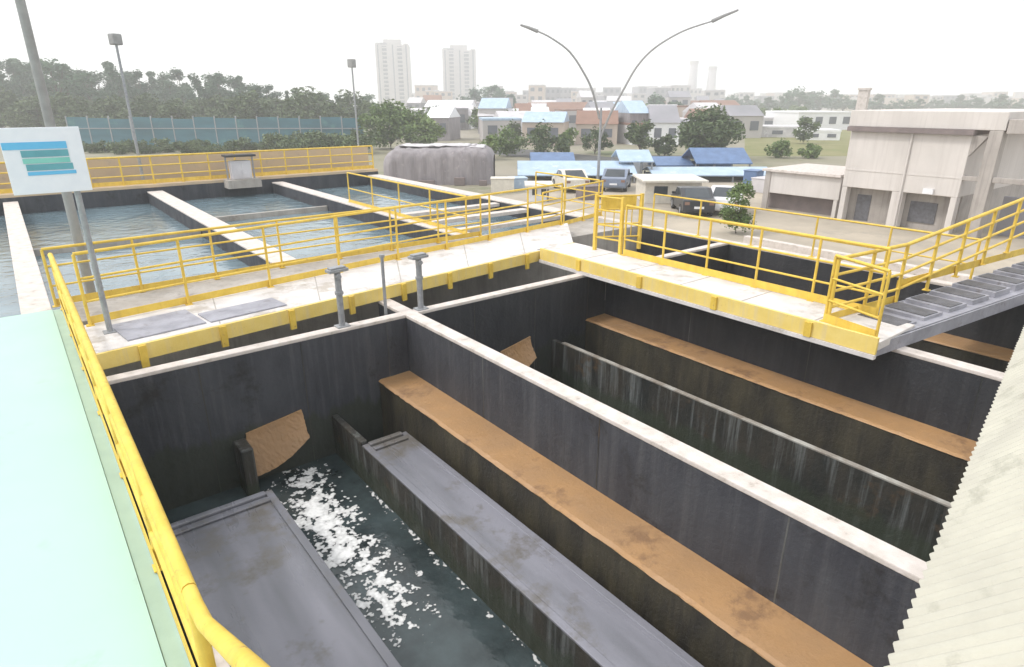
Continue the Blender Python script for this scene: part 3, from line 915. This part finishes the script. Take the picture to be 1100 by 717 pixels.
for q_, ww, dz in ((-.20, 2.6, .06), (.10, 3.0, .10), (.33, 1.5, .02)):
    rr = MB()
    sv, sf_ = [], []
    for i in range(13):
        for j in range(6):
            x_ = q_ * w + ww * (i / 12 - .5)
            y_ = -2.0 + 2.6 * j / 5
            sv.append(loc(c, an, x_, y_, h * 1.0 + dz + .12 * mn.noise(Vector((x_ * 1.7, y_ * 1.7, 2)))))
    for i in range(12):
        for j in range(5):
            o_ = i * 6 + j
            sf_.append((o_, o_ + 6, o_ + 7, o_ + 1))
    so_ = MB().add(sv, sf_, True).build('top_sheet', M['roof_white'], sh)
    so_.modifiers.new('thick', 'SOLIDIFY').thickness = .06
for q_, ww, hh in ((-.38, .9, .5), (-.1, 1.3, .4), (.2, .8, .6), (.41, .6, .4)):
    MB().obox(loc(c, an, w * q_, -3.35, .0), ww, .3, hh, an).build('weight_block', M['beige_dark'], sh, bevel=.04)


def canopy(x0, x1, yt, yb, dist_y, m, label, depth=5, rise=.7, side_m=None):
    c, w, h, an = facing_box(x0, x1, yt, dist_y, depth)
    eave = h - rise
    t = thing('canopy', c, label, 'canopy')
    prof = [(-depth / 2 - .3, eave), (-depth / 2 - .3, eave + .08), (0, eave + rise), (depth / 2 + .3, eave + .08), (depth / 2 + .3, eave), (0, eave + rise - .1)]
    vs = []
    for sx in (-w / 2, w / 2):
        for (u, z) in prof: vs.append(loc(c, an, sx, u, z))
    nq = len(prof)
    fs = [tuple(range(nq - 1, -1, -1)), tuple(range(nq, 2 * nq))] + [(i, (i + 1) % nq, (i + 1) % nq + nq, i + nq) for i in range(nq)]
    MB().add(vs, fs).build('roof', M[m], t)
    for sx in (-.48, -.16, .16, .48):
        for sy in (-.48, .48):
            q = loc(c, an, w * sx, depth * sy, 0)
            MB().obox(q, .12, .12, eave, an).build('post', M['galv'], t)
    q = loc(c, an, 0, depth / 2 - .1, 0)
    MB().obox(q, w * .96, .06, eave * .8, an).build('back_sheet', M[side_m or m], t)
    return t


canopy(556, 684, 176, 190, 197, 'light_blue', 'long light blue canopy left of the double armed lamp', 5, .9, 'blue')
canopy(570, 618, 166, 175, 180, 'blue', 'dark blue tarpaulin canopy behind the long light blue canopy', 5, .8)
canopy(664, 700, 163, 178, 194, 'light_blue', 'tall pale blue canopy just right of the double armed lamp', 4, .8, 'white')
canopy(746, 806, 161, 176, 186, 'blue', 'bright blue tarpaulin canopy in front of the dark green tree', 5, 1.2)
canopy(700, 832, 182, 187, 196, 'light_blue', 'long low light blue canopy roof above the parked vehicles', 4, .5, 'light_blue')
canopy(704, 744, 170, 178, 182, 'blue', 'small blue canopy between the pale blue one and the bright blue one', 4, .7)

# ------------------------------------------------------------------ vehicles


def vehicle(kind, loc_, rz, label, paint, group='vehicles parked in the yard'):
    """x is forward"""
    t = thing('parked_' + kind, (0, 0, 0), label, kind, group)
    if kind == 'van':
        L, W, Hh = 4.8, 1.9, 2.2
        prof = [(-L / 2, .35), (L / 2 - .08, .35), (L / 2, .6), (L / 2 - .05, .95), (L / 2 - .95, 1.15), (L / 2 - 1.55, 2.05), (L / 2 - 1.9, 2.18), (-L / 2 + .1, 2.2), (-L / 2, 2.05)]
        wins = [((L / 2 - 2.3, 1.2), (L / 2 - 1.15, 1.2), (L / 2 - 1.62, 1.9), (L / 2 - 2.3, 1.95))]
        ws = ((L / 2 - .90, 1.2), (L / 2 - 1.48, 2.0))
        wheels = (L / 2 - .85, -L / 2 + .9)
    elif kind == 'truck':
        L, W, Hh = 6.2, 2.2, 2.6
        prof = [(L / 2 - 1.7, .5), (L / 2 - .05, .5), (L / 2, .8), (L / 2 - .05, 1.35), (L / 2 - .35, 2.2), (L / 2 - .6, 2.32), (L / 2 - 1.7, 2.32)]
        wins = [((L / 2 - 1.25, 1.4), (L / 2 - .28, 1.4), (L / 2 - .52, 2.08), (L / 2 - 1.25, 2.08))]
        ws = ((L / 2 - .09, 1.42), (L / 2 - .36, 2.12))
        wheels = (L / 2 - .9, -L / 2 + 1.1)
    else:
        L, W, Hh = 4.1, 1.72, 1.5
        prof = [(-L / 2, .4), (-L / 2 + .1, .28), (L / 2 - .1, .28), (L / 2, .45), (L / 2 - .06, .72), (L / 2 - 1.05, .92), (L / 2 - 1.8, 1.42), (-L / 2 + 1.3, 1.47), (-L / 2 + .45, 1.02), (-L / 2 + .03, .95)]
        wins = [((.05, .97), (L / 2 - 1.22, .95), (L / 2 - 1.85, 1.36), (.05, 1.40)), ((-L / 2 + .72, 1.0), (-.03, .97), (-.03, 1.40), (-L / 2 + 1.32, 1.40))]
        ws = ((L / 2 - 1.1, .96), (L / 2 - 1.72, 1.38))
        wheels = (L / 2 - .78, -L / 2 + .75)
    MB().extr(prof[::-1], -W / 2, W / 2, 'y').build('body', M[paint], t, bevel=.06)
    if kind == 'truck':
        MB().box(-L / 2, L / 2 - 1.85, -W / 2 - .05, W / 2 + .05, .9, 2.75).build('cargo_box', M['white'], t, bevel=.04)
        MB().box(-L / 2 + .1, L / 2 - 1.4, -.4, .4, .55, .88).build('chassis', M['rubber'], t)
    for pl in wins:
        for s in (-1, 1):
            y = s * (W / 2 + .004)
            vs = [(p[0], y, p[1]) for p in pl] + [(p[0], y - s * .02, p[1]) for p in pl]
            MB().add(vs, [(0, 1, 2, 3) if s < 0 else (3, 2, 1, 0), (0, 1, 5, 4), (1, 2, 6, 5), (2, 3, 7, 6), (3, 0, 4, 7)]).build('window', M['glass'], t)
    (xa, za), (xb, zb) = ws
    MB().add([(xa + .03, -W / 2 + .12, za), (xa + .03, W / 2 - .12, za), (xb + .03, W / 2 - .18, zb), (xb + .03, -W / 2 + .18, zb)], [(0, 1, 2, 3)]).build('windscreen', M['glass'], t)
    if kind == 'car':
        MB().add([(-L / 2 + .42, W / 2 - .16, 1.03), (-L / 2 + .42, -W / 2 + .16, 1.03), (-L / 2 + 1.22, -W / 2 + .24, 1.445), (-L / 2 + 1.22, W / 2 - .24, 1.445)], [(0, 1, 2, 3)]).build('rear_window', M['glass'], t)
        for s in (-1, 1):
            MB().box(-L / 2 - .004, -L / 2 + .1, s * W * .38 - .13, s * W * .38 + .13, .70, .86).build('tail_light', M['tile_roof'], t)
            MB().box(L / 2 - 1.45, L / 2 - 1.25, s * (W / 2 + .09) - .08, s * (W / 2 + .09) + .08, .95, 1.07).build('mirror', M['rubber'], t)
        MB().box(-L / 2 - .02, -L / 2 + .02, -.26, .26, .5, .62).build('number_plate', M['white'], t)
    for wx in wheels:
        for s in (-1, 1):
            r = .42 if kind == 'truck' else .33
            ty = MB().tube([(wx, s * (W / 2 - .2), r), (wx, s * (W / 2 + .02), r)], r, 16).build('wheel', M['rubber'], t)
            MB().tube([(wx, s * (W / 2 + .01), r), (wx, s * (W / 2 + .03), r)], r * .58, 12).build('rim', M['galv'], ty)
    for s in (-1, 1):
        MB().box(L / 2 - .10, L / 2 - .012, s * W * .36 - .14, s * W * .36 + .14, .62, .76).build('headlight', M['glass'], t)
    t.location = loc_
    t.rotation_euler.z = rz
    return t


M['car_blue'] = mat('blue_grey_car_paint', (0.20, 0.24, 0.33), None, 4, rough=0.3, coord='Object')
M['car_dark'] = mat('dark_car_paint', (0.035, 0.037, 0.045), None, 4, rough=0.3, coord='Object')
M['cream'] = mat('cream_paint', (0.72, 0.68, 0.60), None, 4, rough=0.4, coord='Object')
vehicle('car', yard(779, 227), -YAW + 1.2, 'white hatchback parked beside the small yard tree', 'white')
vehicle('car', yard(742, 228), -YAW + 1.5, 'dark car parked between the cream kiosk and the white hatchback', 'car_dark')
vehicle('car', yard(662, 203), -YAW + 1.3, 'blue grey car parked right of the foot of the street lamp', 'car_blue')
vehicle('car', yard(612, 204), -YAW + 1.75, 'cream car parked in front of the long light blue canopy', 'cream')



def kiosk(x0, x1, yt, yb, depth, m, label):
    c, w, h, an = facing_box(x0, x1, yt, yb, depth)
    t = thing('kiosk', c, label, 'kiosk')
    MB().obox(c, w, depth, h - .14, an).build('wall', M[m], t, bevel=.02)
    MB().obox(loc(c, an, 0, -.15, h - .138), w + .5, depth + .7, .13, an).build('roof', M['cream'], t, bevel=.02)
    for q in (-.22, .22):
        MB().obox(loc(c, an, w * q, -depth / 2 - .012, h * .38), w * .24, .03, h * .34, an).build('window', M['glass'], t)
    MB().obox(loc(c, an, w * .43, -depth / 2 - .012, 0.02), w * .1, .03, h * .7, an).build('door', M['beige_dark'], t)


kiosk(692, 752, 193, 219, 3, 'cream', 'low cream kiosk with flat roof below the long light blue canopy')
kiosk(568, 590, 198, 217, 1.6, 'white', 'small white kiosk left of the street lamp')

for i, (px, py, sx, sy, sz, m, lb) in enumerate((
        (540, 206, 1.6, 1.1, .9, 'cream', 'pale crate just right of the covered pile'),
        (556, 202, 1.2, 1.2, .7, 'light_blue', 'small light blue crate near the left end of the long canopy'),
        (632, 214, 1.4, .9, .8, 'beige_dark', 'dark taupe crate left of the yellow guard gate'),
        (822, 206, 1.8, 1.2, .9, 'roof_white', 'pale crate at the right end of the low blue canopy'),
        (808, 200, 1.2, 1.0, 1.1, 'blue', 'blue tarpaulin bundle at the right end of the low blue canopy'))):
    p = yard(px, py)
    t = thing('crate', p, lb, 'crate')
    MB().obox(p, sx, sy, sz, -YAW + .2 * i).build('box', M[m], t, bevel=.03)
    MB().obox((p.x, p.y, G + sz + .002), sx + .08, sy + .08, .07, -YAW + .2 * i).build('lid', M[m], t, bevel=.02)

# ------------------------------------------------------------------ vegetation


def tree_proto(seed, h, w, m, leaves, leaf, lean=.0, shape='round', trunk_h=.3, name='tree', label='', cat='tree'):
    """tapered trunk with limbs, crown of many leaf cards gathered in clumps"""
    r = random.Random(seed)
    t = thing(name, (0, 0, 0), label, cat)
    tr = MB()
    th_ = h * trunk_h
    tr.tube([(0, 0, -.05), (lean * .3, .05, th_ * .6), (lean, 0, th_), (lean * 1.3, .1, h * .72)], max(.02, h * .022), 7, r1=h * .008)
    clumps = []
    nc = 26 if leaves > 2000 else 16
    for k in range(nc):
        u = r.random()
        a = r.random() * 2 * PI
        if shape == 'tall':
            z = th_ + (h - th_) * u
            rad = w * .5 * (1 - abs(u - .45) * 1.1) * math.sqrt(r.random())
        elif shape == 'cone':
            z = th_ * .5 + (h - th_ * .5) * u
            rad = w * .5 * (1 - u) * r.random()
        else:
            z = th_ + (h - th_) * (.12 + .78 * u)
            rad = w * .42 * math.sqrt(max(.05, 1 - (2 * u - .9) ** 2)) * math.sqrt(r.random())
        c = Vector((lean + rad * math.cos(a), rad * math.sin(a), z))
        clumps.append((c, w * r.uniform(.08, .22)))
        tr.tube([(lean * .8, 0, th_ * r.uniform(.6, 1.3)), (c.x * .6 + lean * .4, c.y * .5, th_ + (c.z - th_) * .6), c], h * .007, 5, r1=h * .003)
    tr.build('trunk', M['trunk'], t)
    cr = MB()
    for i in range(leaves):
        c, cr_ = clumps[r.randrange(nc)]
        d = Vector((r.gauss(0, 1), r.gauss(0, 1), r.gauss(0, .75)))
        d = d.normalized() * cr_ * (r.random() ** .45)
        p = c + d
        if p.z < .05 * h: continue
        s = leaf * r.uniform(.6, 1.4)
        ax_ = Vector((r.gauss(0, 1), r.gauss(0, 1), r.gauss(0, .6))).normalized()
        b = ax_.cross(Vector((r.gauss(0, 1), r.gauss(0, 1), r.gauss(0, 1)))).normalized()
        cr.add([p - ax_ * s, p + b * s * .45, p + ax_ * s, p - b * s * .45], [(0, 1, 2, 3)])
    cr.build('crown', M[m], t)
    return t


UP = Vector((0, 0, 1))
# wood on the left
wood = [tree_proto(10 + k, 12, w, 'leaf_dark', 4200, .30, shape=s, trunk_h=.28, name='wood_tree', label='dark tall tree in the far wood behind the teal hoarding')
        for k, (w, s) in enumerate(((7, 'round'), (5.5, 'tall'), (8.5, 'round'), (4.0, 'cone'), (6.5, 'tall')))]
edge_t = [tree_proto(30 + k, 6, w, 'leaf_mid', 3000, .24, shape='round', trunk_h=.15, name='edge_tree', label='lower mid green tree along the near edge of the far wood')
          for k, w in enumerate((6, 7.5, 5))]
prof_pts = [(-60, 66), (0, 66), (55, 66), (90, 74), (118, 63), (150, 80), (165, 74), (188, 80), (203, 92), (225, 80), (250, 86), (285, 90), (320, 98), (360, 102), (400, 102)]


def prof_y(x):
    for (xa, ya), (xb, yb) in zip(prof_pts, prof_pts[1:]):
        if xa <= x <= xb: return ya + (yb - ya) * (x - xa) / (xb - xa)
    return 100


used = set()


def place(protos, k, pos, sc, rz, label, group):
    pr = protos[k % len(protos)]
    if id(pr) not in used:
        used.add(id(pr))
        pr.location = pos
        pr.rotation_euler.z = rz
        pr.scale = sc
        pr['label'] = label
        if group: pr['group'] = group
        return pr
    return copy_tree(pr, pos, rz, sc, label, group)


rt_ = random.Random(21)
k = 0
x = -66
while x < 400:
    dd = rt_.uniform(150, 185)
    y = prof_y(x) + rt_.uniform(-4, 9)
    tp = survey(x, y, dd)
    hh = tp.z - G
    s = hh / 12
    place(wood, k, (tp.x, tp.y, G), (s * rt_.uniform(.9, 1.3),) * 2 + (s,), rt_.random() * 6, 'dark tall tree in the far wood behind the teal hoarding', 'dark trees of the far wood')
    k += 1
    x += rt_.uniform(7, 13)
x = -66
k = 0
while x < 400:
    dd = rt_.uniform(116, 135)
    y = 106 + rt_.uniform(-8, 8) - max(0, (60 - x)) * .05
    tp = survey(x, y, dd)
    s = (tp.z - G) / 6
    place(edge_t, k, (tp.x, tp.y, G), (s * 1.25, s * 1.25, s), rt_.random() * 6, 'lower mid green tree along the near edge of the far wood', 'green trees at the edge of the far wood')
    k += 1
    x += rt_.uniform(11, 18)

# single trees nearer
def single(seed, xc, yt, yb, wpx, m, leaf, n, label, shape='round', dist=None, th=.22, name='tree', cat='tree'):
    if dist is None:
        p = yard(xc, yb)
        dist = (p - Vector((0, 0, H))).dot(FH)
    tp = survey(xc, yt, dist)
    h = tp.z - G
    w = wpx * dist / 720
    t = tree_proto(seed, h, w, m, n, leaf, shape=shape, trunk_h=th, name=name, label=label, cat=cat)
    t.location = (tp.x, tp.y, G)
    return t


single(51, 417, 113, 160, 72, 'leaf_light', .26, 5200, 'rounded bright green tree left of the first tower behind the basins', th=.12)
single(52, 452, 126, 160, 56, 'leaf_light', .24, 2600, 'lower bright green tree in front of the twin towers', th=.12)
single(53, 764, 118, 172, 76, 'leaf_mid', .24, 5200, 'dark green rounded tree behind the bright blue canopy', th=.15)
single(54, 797, 199, 251, 48, 'leaf_light', .07, 3600, 'small light green tree in the yard behind the third tank', shape='tall', th=.18, name='young_tree')
single(55, 690, 128, 168, 40, 'leaf_mid', .22, 1800, 'small green tree right of the double armed street lamp', th=.2)
single(56, 1090, 160, 205, 44, 'leaf_dark', .15, 2000, 'dark green bush seen through the concrete frame', th=.12, name='bush', cat='bush')
for i, (xc, yt, yb, w, m) in enumerate(((545, 138, 168, 46, 'leaf_light'), (585, 132, 170, 50, 'leaf_mid'), (612, 140, 168, 34, 'leaf_light'), (528, 146, 172, 34, 'leaf_light'), (640, 140, 166, 40, 'leaf_mid'), (716, 146, 168, 30, 'leaf_mid'), (840, 152, 170, 30, 'leaf_light'), (870, 156, 170, 26, 'leaf_light'))):
    lb = ['pale bush left of the clump behind the long light blue canopy', 'tallest mid green bush behind the dark blue canopy', 'pale bush just left of the lamp pole', 'pale bush at the right end of the lavender shed', 'mid green bush right behind the lamp pole', 'mid green bush behind the small blue canopy', 'pale bush on the left of the far grass', 'pale bush on the right of the far grass'][i]
    single(60 + i, xc, yt, yb, w, m, .2, 1300, lb, th=.1, name='bush', cat='bush')
for i, (xc, yt, d_, w) in enumerate(((508, 96, 250, 36), (530, 92, 270, 40), (548, 102, 240, 26), (706, 104, 220, 34), (726, 110, 210, 30), (742, 112, 230, 26))):
    lb = ['dark far tree directly right of the second tower', 'tallest dark far tree right of the twin towers', 'small dark far tree between the second tower and the pale blocks', 'dark far tree right of the lamp arms', 'dark far tree above the small blue canopy', 'dark far tree left of the two thin chimneys'][i]
    single(80 + i, xc, yt, 0, w, 'leaf_dark', .6, 1300, lb, dist=d_, th=.15, name='far_tree')
belt = [tree_proto(95, 10, 9, 'leaf_dark', 1500, .5, trunk_h=.15, name='belt_tree', label='x'), tree_proto(96, 10, 7, 'leaf_dark', 1500, .5, trunk_h=.15, name='belt_tree', label='x')]
k = 0
x = 768
while x < 1110:
    dd = rt_.uniform(300, 380)
    y = (104 if x < 840 else 97 if x < 905 else 104) + rt_.uniform(-3, 5)
    tp = survey(x, y, dd)
    s = (tp.z - G) / 10
    place(belt, k, (tp.x, tp.y, G), (s * 1.5, s * 1.5, s), rt_.random() * 6, 'hazy dark tree in the far belt on the right skyline', 'far tree belt on the right')
    k += 1
    x += rt_.uniform(9, 15)

# ------------------------------------------------------------------ teal hoarding
hd0, hd1 = survey(78, 158, 88), survey(392, 158, 88)
hz = survey(235, 126, 88).z
hd_ = thing('hoarding', (hd0.x, hd0.y, G), 'long teal blue sheet hoarding in front of the far wood', 'fence')
dv2 = hd1 - hd0
an2 = math.atan2(dv2.y, dv2.x)
nseg = 14
for i in range(nseg):
    c = hd0 + dv2 * ((i + .5) / nseg)
    MB().obox((c.x, c.y, G), dv2.length / nseg - .06, .1, hz - G - .12 * (i % 3), an2).build('panel', M['teal'], hd_)
    c = hd0 + dv2 * (i / nseg)
    MB().obox((c.x, c.y, G), .14, .2, hz - G + .15, an2).build('post', M['galv'], hd_)
MB().obox(((hd0.x + hd1.x) / 2 - .08, (hd0.y + hd1.y) / 2 - .1, G + (hz - G) * .62), dv2.length, .08, .12, an2).build('rail', M['galv'], hd_)
hedge = [tree_proto(120 + k_, 2.2, 4.2, 'leaf_mid', 1300, .2, trunk_h=.08, name='hedge_shrub', label='x', cat='shrub') for k_ in range(2)]
k = 0
x = 84
while x < 395:
    p = survey(x, 158, 80 + rt_.uniform(-3, 3))
    s = rt_.uniform(.55, 1.0) * (1.25 if x > 290 else .8)
    place(hedge, k, (p.x, p.y, G), (s, s, s), rt_.random() * 6, 'low green shrub in the row before the teal hoarding', 'shrubs in front of the teal hoarding')
    k += 1
    x += rt_.uniform(9, 17)

# ------------------------------------------------------------------ skyline


def tower(x0, x1, yt, d_, label):
    a, b = survey(x0, yt, d_), survey(x1, yt, d_)
    w = (b - a).length
    c = (a + b) / 2
    h = a.z - G
    dp = w * .7
    t = thing('apartment_tower', (c.x, c.y, G), label, 'tower', 'twin apartment towers on the skyline')
    an = -YAW + .1
    cc = Vector((c.x, c.y, G))
    MB().obox(cc, w * .96, dp, h - 3, an).build('wall', M['city_pale'], t)
    for q, ww in ((-.40, .15), (.02, .17), (.40, .14)):
        MB().obox(loc(cc, an, w * q, -dp / 2 - .35, 0), w * ww, .8, h - 2, an).build('bay', M['city_pale'], t)
    nfl = int(h / 3)
    for q, ww in ((-.22, .14), (.21, .15)):
        MB().obox(loc(cc, an, w * q, -dp / 2 - .03, 1), w * ww * .9, .1, h - 5, an).build('balcony_recess', M['city_win'], t)
        for f in range(1, nfl):
            MB().obox(loc(cc, an, w * q, -dp / 2 - .35, f * 3.0), w * ww * .98, .6, 1.0, an).build('balcony', M['city_pale'], t)
    for q in (-.40, .02, .40):
        MB().obox(loc(cc, an, w * q, -dp / 2 - .78, 3), w * .035, .12, h - 6, an).build('window_strip', M['city_win'], t)
    MB().obox(loc(cc, an, 0, 0, h - 2.99), w * .5, dp * .6, 4.2, an).build('roof_house', M['city_pale'], t)
    MB().obox(loc(cc, an, -w * .3, 0, h - 2.99), w * .3, dp * .9, 1.6, an).build('parapet', M['city_grey'], t)


tower(403, 440, 45, 560, 'left one of the two tall pale apartment towers on the skyline')
tower(474, 511, 51, 580, 'right one of the two tall pale apartment towers on the skyline')


def block(x0, x1, yt, d_, m, label, group=None, roof='roof_white', depth=None, name='city_block', win=True, base=G, gable=False, rows=None):
    a, b = survey(x0, yt, d_), survey(x1, yt, d_)
    w = (b - a).length
    c = (a + b) / 2
    h = a.z - base
    dp = depth or w * .7
    an = -YAW + rt_.uniform(-.25, .25)
    cc = Vector((c.x, c.y, base))
    t = thing(name, cc, label, 'building', group)
    MB().obox(cc, w, dp, h, an).build('wall', M[m], t)
    if gable:
        e_ = .25
        vs = [loc(cc, an, sx * w / 2 * 1.03, u, z) for sx in (-1, 1) for (u, z) in ((-dp / 2 - e_, h), (0, h + dp * .22), (dp / 2 + e_, h))]
        MB().add(vs, [(0, 2, 1), (3, 4, 5), (0, 1, 4, 3), (1, 2, 5, 4), (2, 0, 3, 5)]).build('roof', M[roof], t)
    else:
        MB().obox(loc(cc, an, 0, 0, h + .002), w * 1.02, dp * 1.02, max(.3, h * .04), an).build('roof', M[roof], t)
    if win:
        nfl = rows or max(1, int(h / 3.2))
        nw = max(2, min(6, int(w / 3)))
        for f in range(nfl):
            for i in range(nw):
                q = loc(cc, an, -w / 2 + w * (i + .5) / nw, -dp / 2 - .03, h * (f + .35) / nfl)
                MB().obox(q, w / nw * .5, .1, h / nfl * .42, an).build('window', M['city_win'], t)
    return t


# far city: two depths of small blocks
rc = random.Random(5)
x = 436
while x < 1110:
    wpx = rc.uniform(9, 22)
    if not (470 < x < 512):
        dd = rc.uniform(380, 620)
        yt = rc.uniform(92, 103) if x < 770 else rc.uniform(99, 106)
        block(x, x + wpx, yt, dd, rc.choice(('city_pale', 'city_warm', 'city_pale', 'city_grey')), 'hazy low apartment block on the far skyline', 'far blocks on the skyline', depth=14, rows=3)
    x += wpx * rc.uniform(.35, .8)
x = 440
while x < 770:
    wpx = rc.uniform(10, 26)
    dd = rc.uniform(190, 300)
    yt = rc.uniform(104, 118)
    block(x, x + wpx, yt, dd, rc.choice(('city_pale', 'city_warm', 'city_grey', 'city_pale')), 'pale low house in the nearer rows of the hillside town', 'houses of the nearer town', roof=rc.choice(('roof_white', 'tile_roof', 'city_grey')), depth=9, gable=rc.random() < .5, rows=2)
    x += wpx * rc.uniform(.8, 1.5)
for i in range(64):
    x = rc.uniform(436, 775)
    wpx = rc.uniform(16, 52)
    dd = rc.uniform(95, 240)
    yt = 108 + (6 - rc.uniform(2.6, 4.6)) / dd * 768
    block(x, x + wpx, yt, dd, rc.choice(('city_pale', 'city_warm', 'city_pale', 'white', 'lav')), 'low roofed building packed among trees behind the blue canopies', 'low buildings behind the canopies', roof=rc.choice(('roof_white', 'roof_white', 'tile_roof', 'city_grey', 'light_blue', 'white')), depth=rc.uniform(6, 11), gable=rc.random() < .45, rows=1)
tb = [tree_proto(140 + k_, 4, 5, 'leaf_mid' if k_ else 'leaf_light', 900, .3, trunk_h=.15, name='town_tree', label='x') for k_ in range(3)]
for i in range(60):
    x = rc.uniform(436, 890)
    dd = rc.uniform(90, 300)
    p = survey(x, 120, dd)
    q = rc.uniform(.6, 1.25)
    place(tb, i, (p.x, p.y, G), (q, q, q), rc.random() * 6, 'green tree standing between the low buildings of the town', 'trees between the low buildings')
for i, (xc, yt) in enumerate(((746, 66), (766, 72))):
    a = survey(xc, yt, 640)
    t = thing('chimney_stack', (a.x, a.y, G), ['left and taller of two thin hazy white chimneys on the skyline', 'right and shorter of two thin hazy white chimneys on the skyline'][i], 'chimney')
    MB().tube([(a.x, a.y, G), (a.x, a.y, a.z)], 5.0, 12, r1=3.6).build('shaft', M['roof_white'], t)
    MB().tube([(a.x, a.y, a.z - 3), (a.x, a.y, a.z + .3)], 4.1, 12).build('rim_band', M['city_pale'], t)
block(838, 899, 121, 150, 'white', 'white flat roofed warehouse beside the beige building', roof='white', depth=14, rows=1)
block(762, 842, 127, 160, 'roof_white', 'long pale warehouse left of the white warehouse', roof='roof_white', depth=14, rows=1)
block(800, 862, 137, 118, 'roof_white', 'pale grey low warehouse nearer than the white warehouse', roof='roof_white', depth=9, rows=1)
block(650, 690, 118, 190, 'white', 'white low hall just above the canopies right of the lamp', roof='white', depth=10, rows=1)
block(862, 896, 141, 108, 'white', 'small white store at the left edge of the beige building', roof='white', depth=6, rows=1)
# pale column behind the right-hand building
a = survey(929, 97, 60)
t = thing('vent_stack', (a.x, a.y, G), 'pale square vent stack rising behind the beige parapet', 'stack')
MB().obox((a.x, a.y, G), .8, .8, a.z - G, .2).build('shaft', M['coping'], t)
MB().obox((a.x, a.y, a.z), .95, .95, .18, .2).build('cap', M['coping'], t)

# ------------------------------------------------------------------ haze
hz_ = MB().box(-305, 865, -305, 865, G - 1, 72).build('haze', M['white'])
hm = bpy.data.materials.new('haze_air')
hm.use_nodes = True
nt = hm.node_tree
nt.nodes.clear()
ou = nt.nodes.new('ShaderNodeOutputMaterial')
pv = nt.nodes.new('ShaderNodeVolumePrincipled')
pv.inputs['Color'].default_value = (0.985, 0.99, 1.0, 1)
pv.inputs['Density'].default_value = 0.0015
pv.inputs['Anisotropy'].default_value = 0.2
nt.links.new(pv.outputs[0], ou.inputs['Volume'])
hz_.data.materials.clear()
hz_.data.materials.append(hm)
tag(hz_, 'pale haze over the town and trees', 'haze', kind='stuff')

# ------------------------------------------------------------------ light
SUN_EL, SUN_AZ = math.radians(52), math.radians(-62)     # azimuth measured from +Y towards +X
sd = Vector((math.sin(SUN_AZ) * math.cos(SUN_EL), math.cos(SUN_AZ) * math.cos(SUN_EL), math.sin(SUN_EL)))
sl = bpy.data.lights.new('sun', 'SUN')
sl.energy = 1.25
sl.angle = math.radians(10)
sl.color = (1.0, 0.96, 0.9)
so = bpy.data.objects.new('sun', sl)
COL.objects.link(so)
so.location = (0, 0, 60)
so.rotation_euler = (-sd).to_track_quat('-Z', 'Y').to_euler()

wd = bpy.data.worlds.new('World')
scene.world = wd
wd.use_nodes = True
nt = wd.node_tree
N, L = nt.nodes, nt.links
bg = N['Background']
sky = N.new('ShaderNodeTexSky')
sky.sky_type = 'NISHITA'
sky.sun_disc = False
sky.sun_elevation = SUN_EL
sky.sun_rotation = SUN_AZ
sky.air_density = 1.0
sky.dust_density = 4.0
sky.ozone_density = 1.0
hs = N.new('ShaderNodeHueSaturation')
hs.inputs['Saturation'].default_value = 0.22
L.new(sky.outputs[0], hs.inputs['Color'])
tc = N.new('ShaderNodeTexCoord')
mp = N.new('ShaderNodeMapping')
mp.inputs['Scale'].default_value = (1, 1, 3)
L.new(tc.outputs['Generated'], mp.inputs['Vector'])
nz = N.new('ShaderNodeTexNoise')
nz.inputs['Scale'].default_value = 2.2
nz.inputs['Detail'].default_value = 6
L.new(mp.outputs[0], nz.inputs['Vector'])
mr = N.new('ShaderNodeMapRange')
mr.inputs['From Min'].default_value = .3
mr.inputs['From Max'].default_value = .7
mr.inputs['To Min'].default_value = 1.0
mr.inputs['To Max'].default_value = 1.35
L.new(nz.outputs['Fac'], mr.inputs['Value'])
mx = N.new('ShaderNodeVectorMath')
mx.operation = 'SCALE'
L.new(hs.outputs[0], mx.inputs[0])
L.new(mr.outputs[0], mx.inputs['Scale'])
ov = N.new('ShaderNodeMix')            # thick bright cloud cover over the blue
ov.data_type = 'RGBA'
ov.inputs['Factor'].default_value = 0.72
L.new(mx.outputs[0], ov.inputs[6])
ov.inputs[7].default_value = (8.6, 8.75, 8.85, 1)
L.new(ov.outputs[2], bg.inputs['Color'])
bg.inputs['Strength'].default_value = 0.13

scene.view_settings.view_transform = 'Standard'
scene.view_settings.look = 'None'
scene.view_settings.gamma = 1
scene.view_settings.exposure = 0.55
scene.view_settings.use_curve_mapping = False
scene.cycles.use_denoising = True
scene.cycles.max_bounces = 6
scene.cycles.diffuse_bounces = 3
scene.cycles.volume_bounces = 2
scene.cycles.volume_max_steps = 32
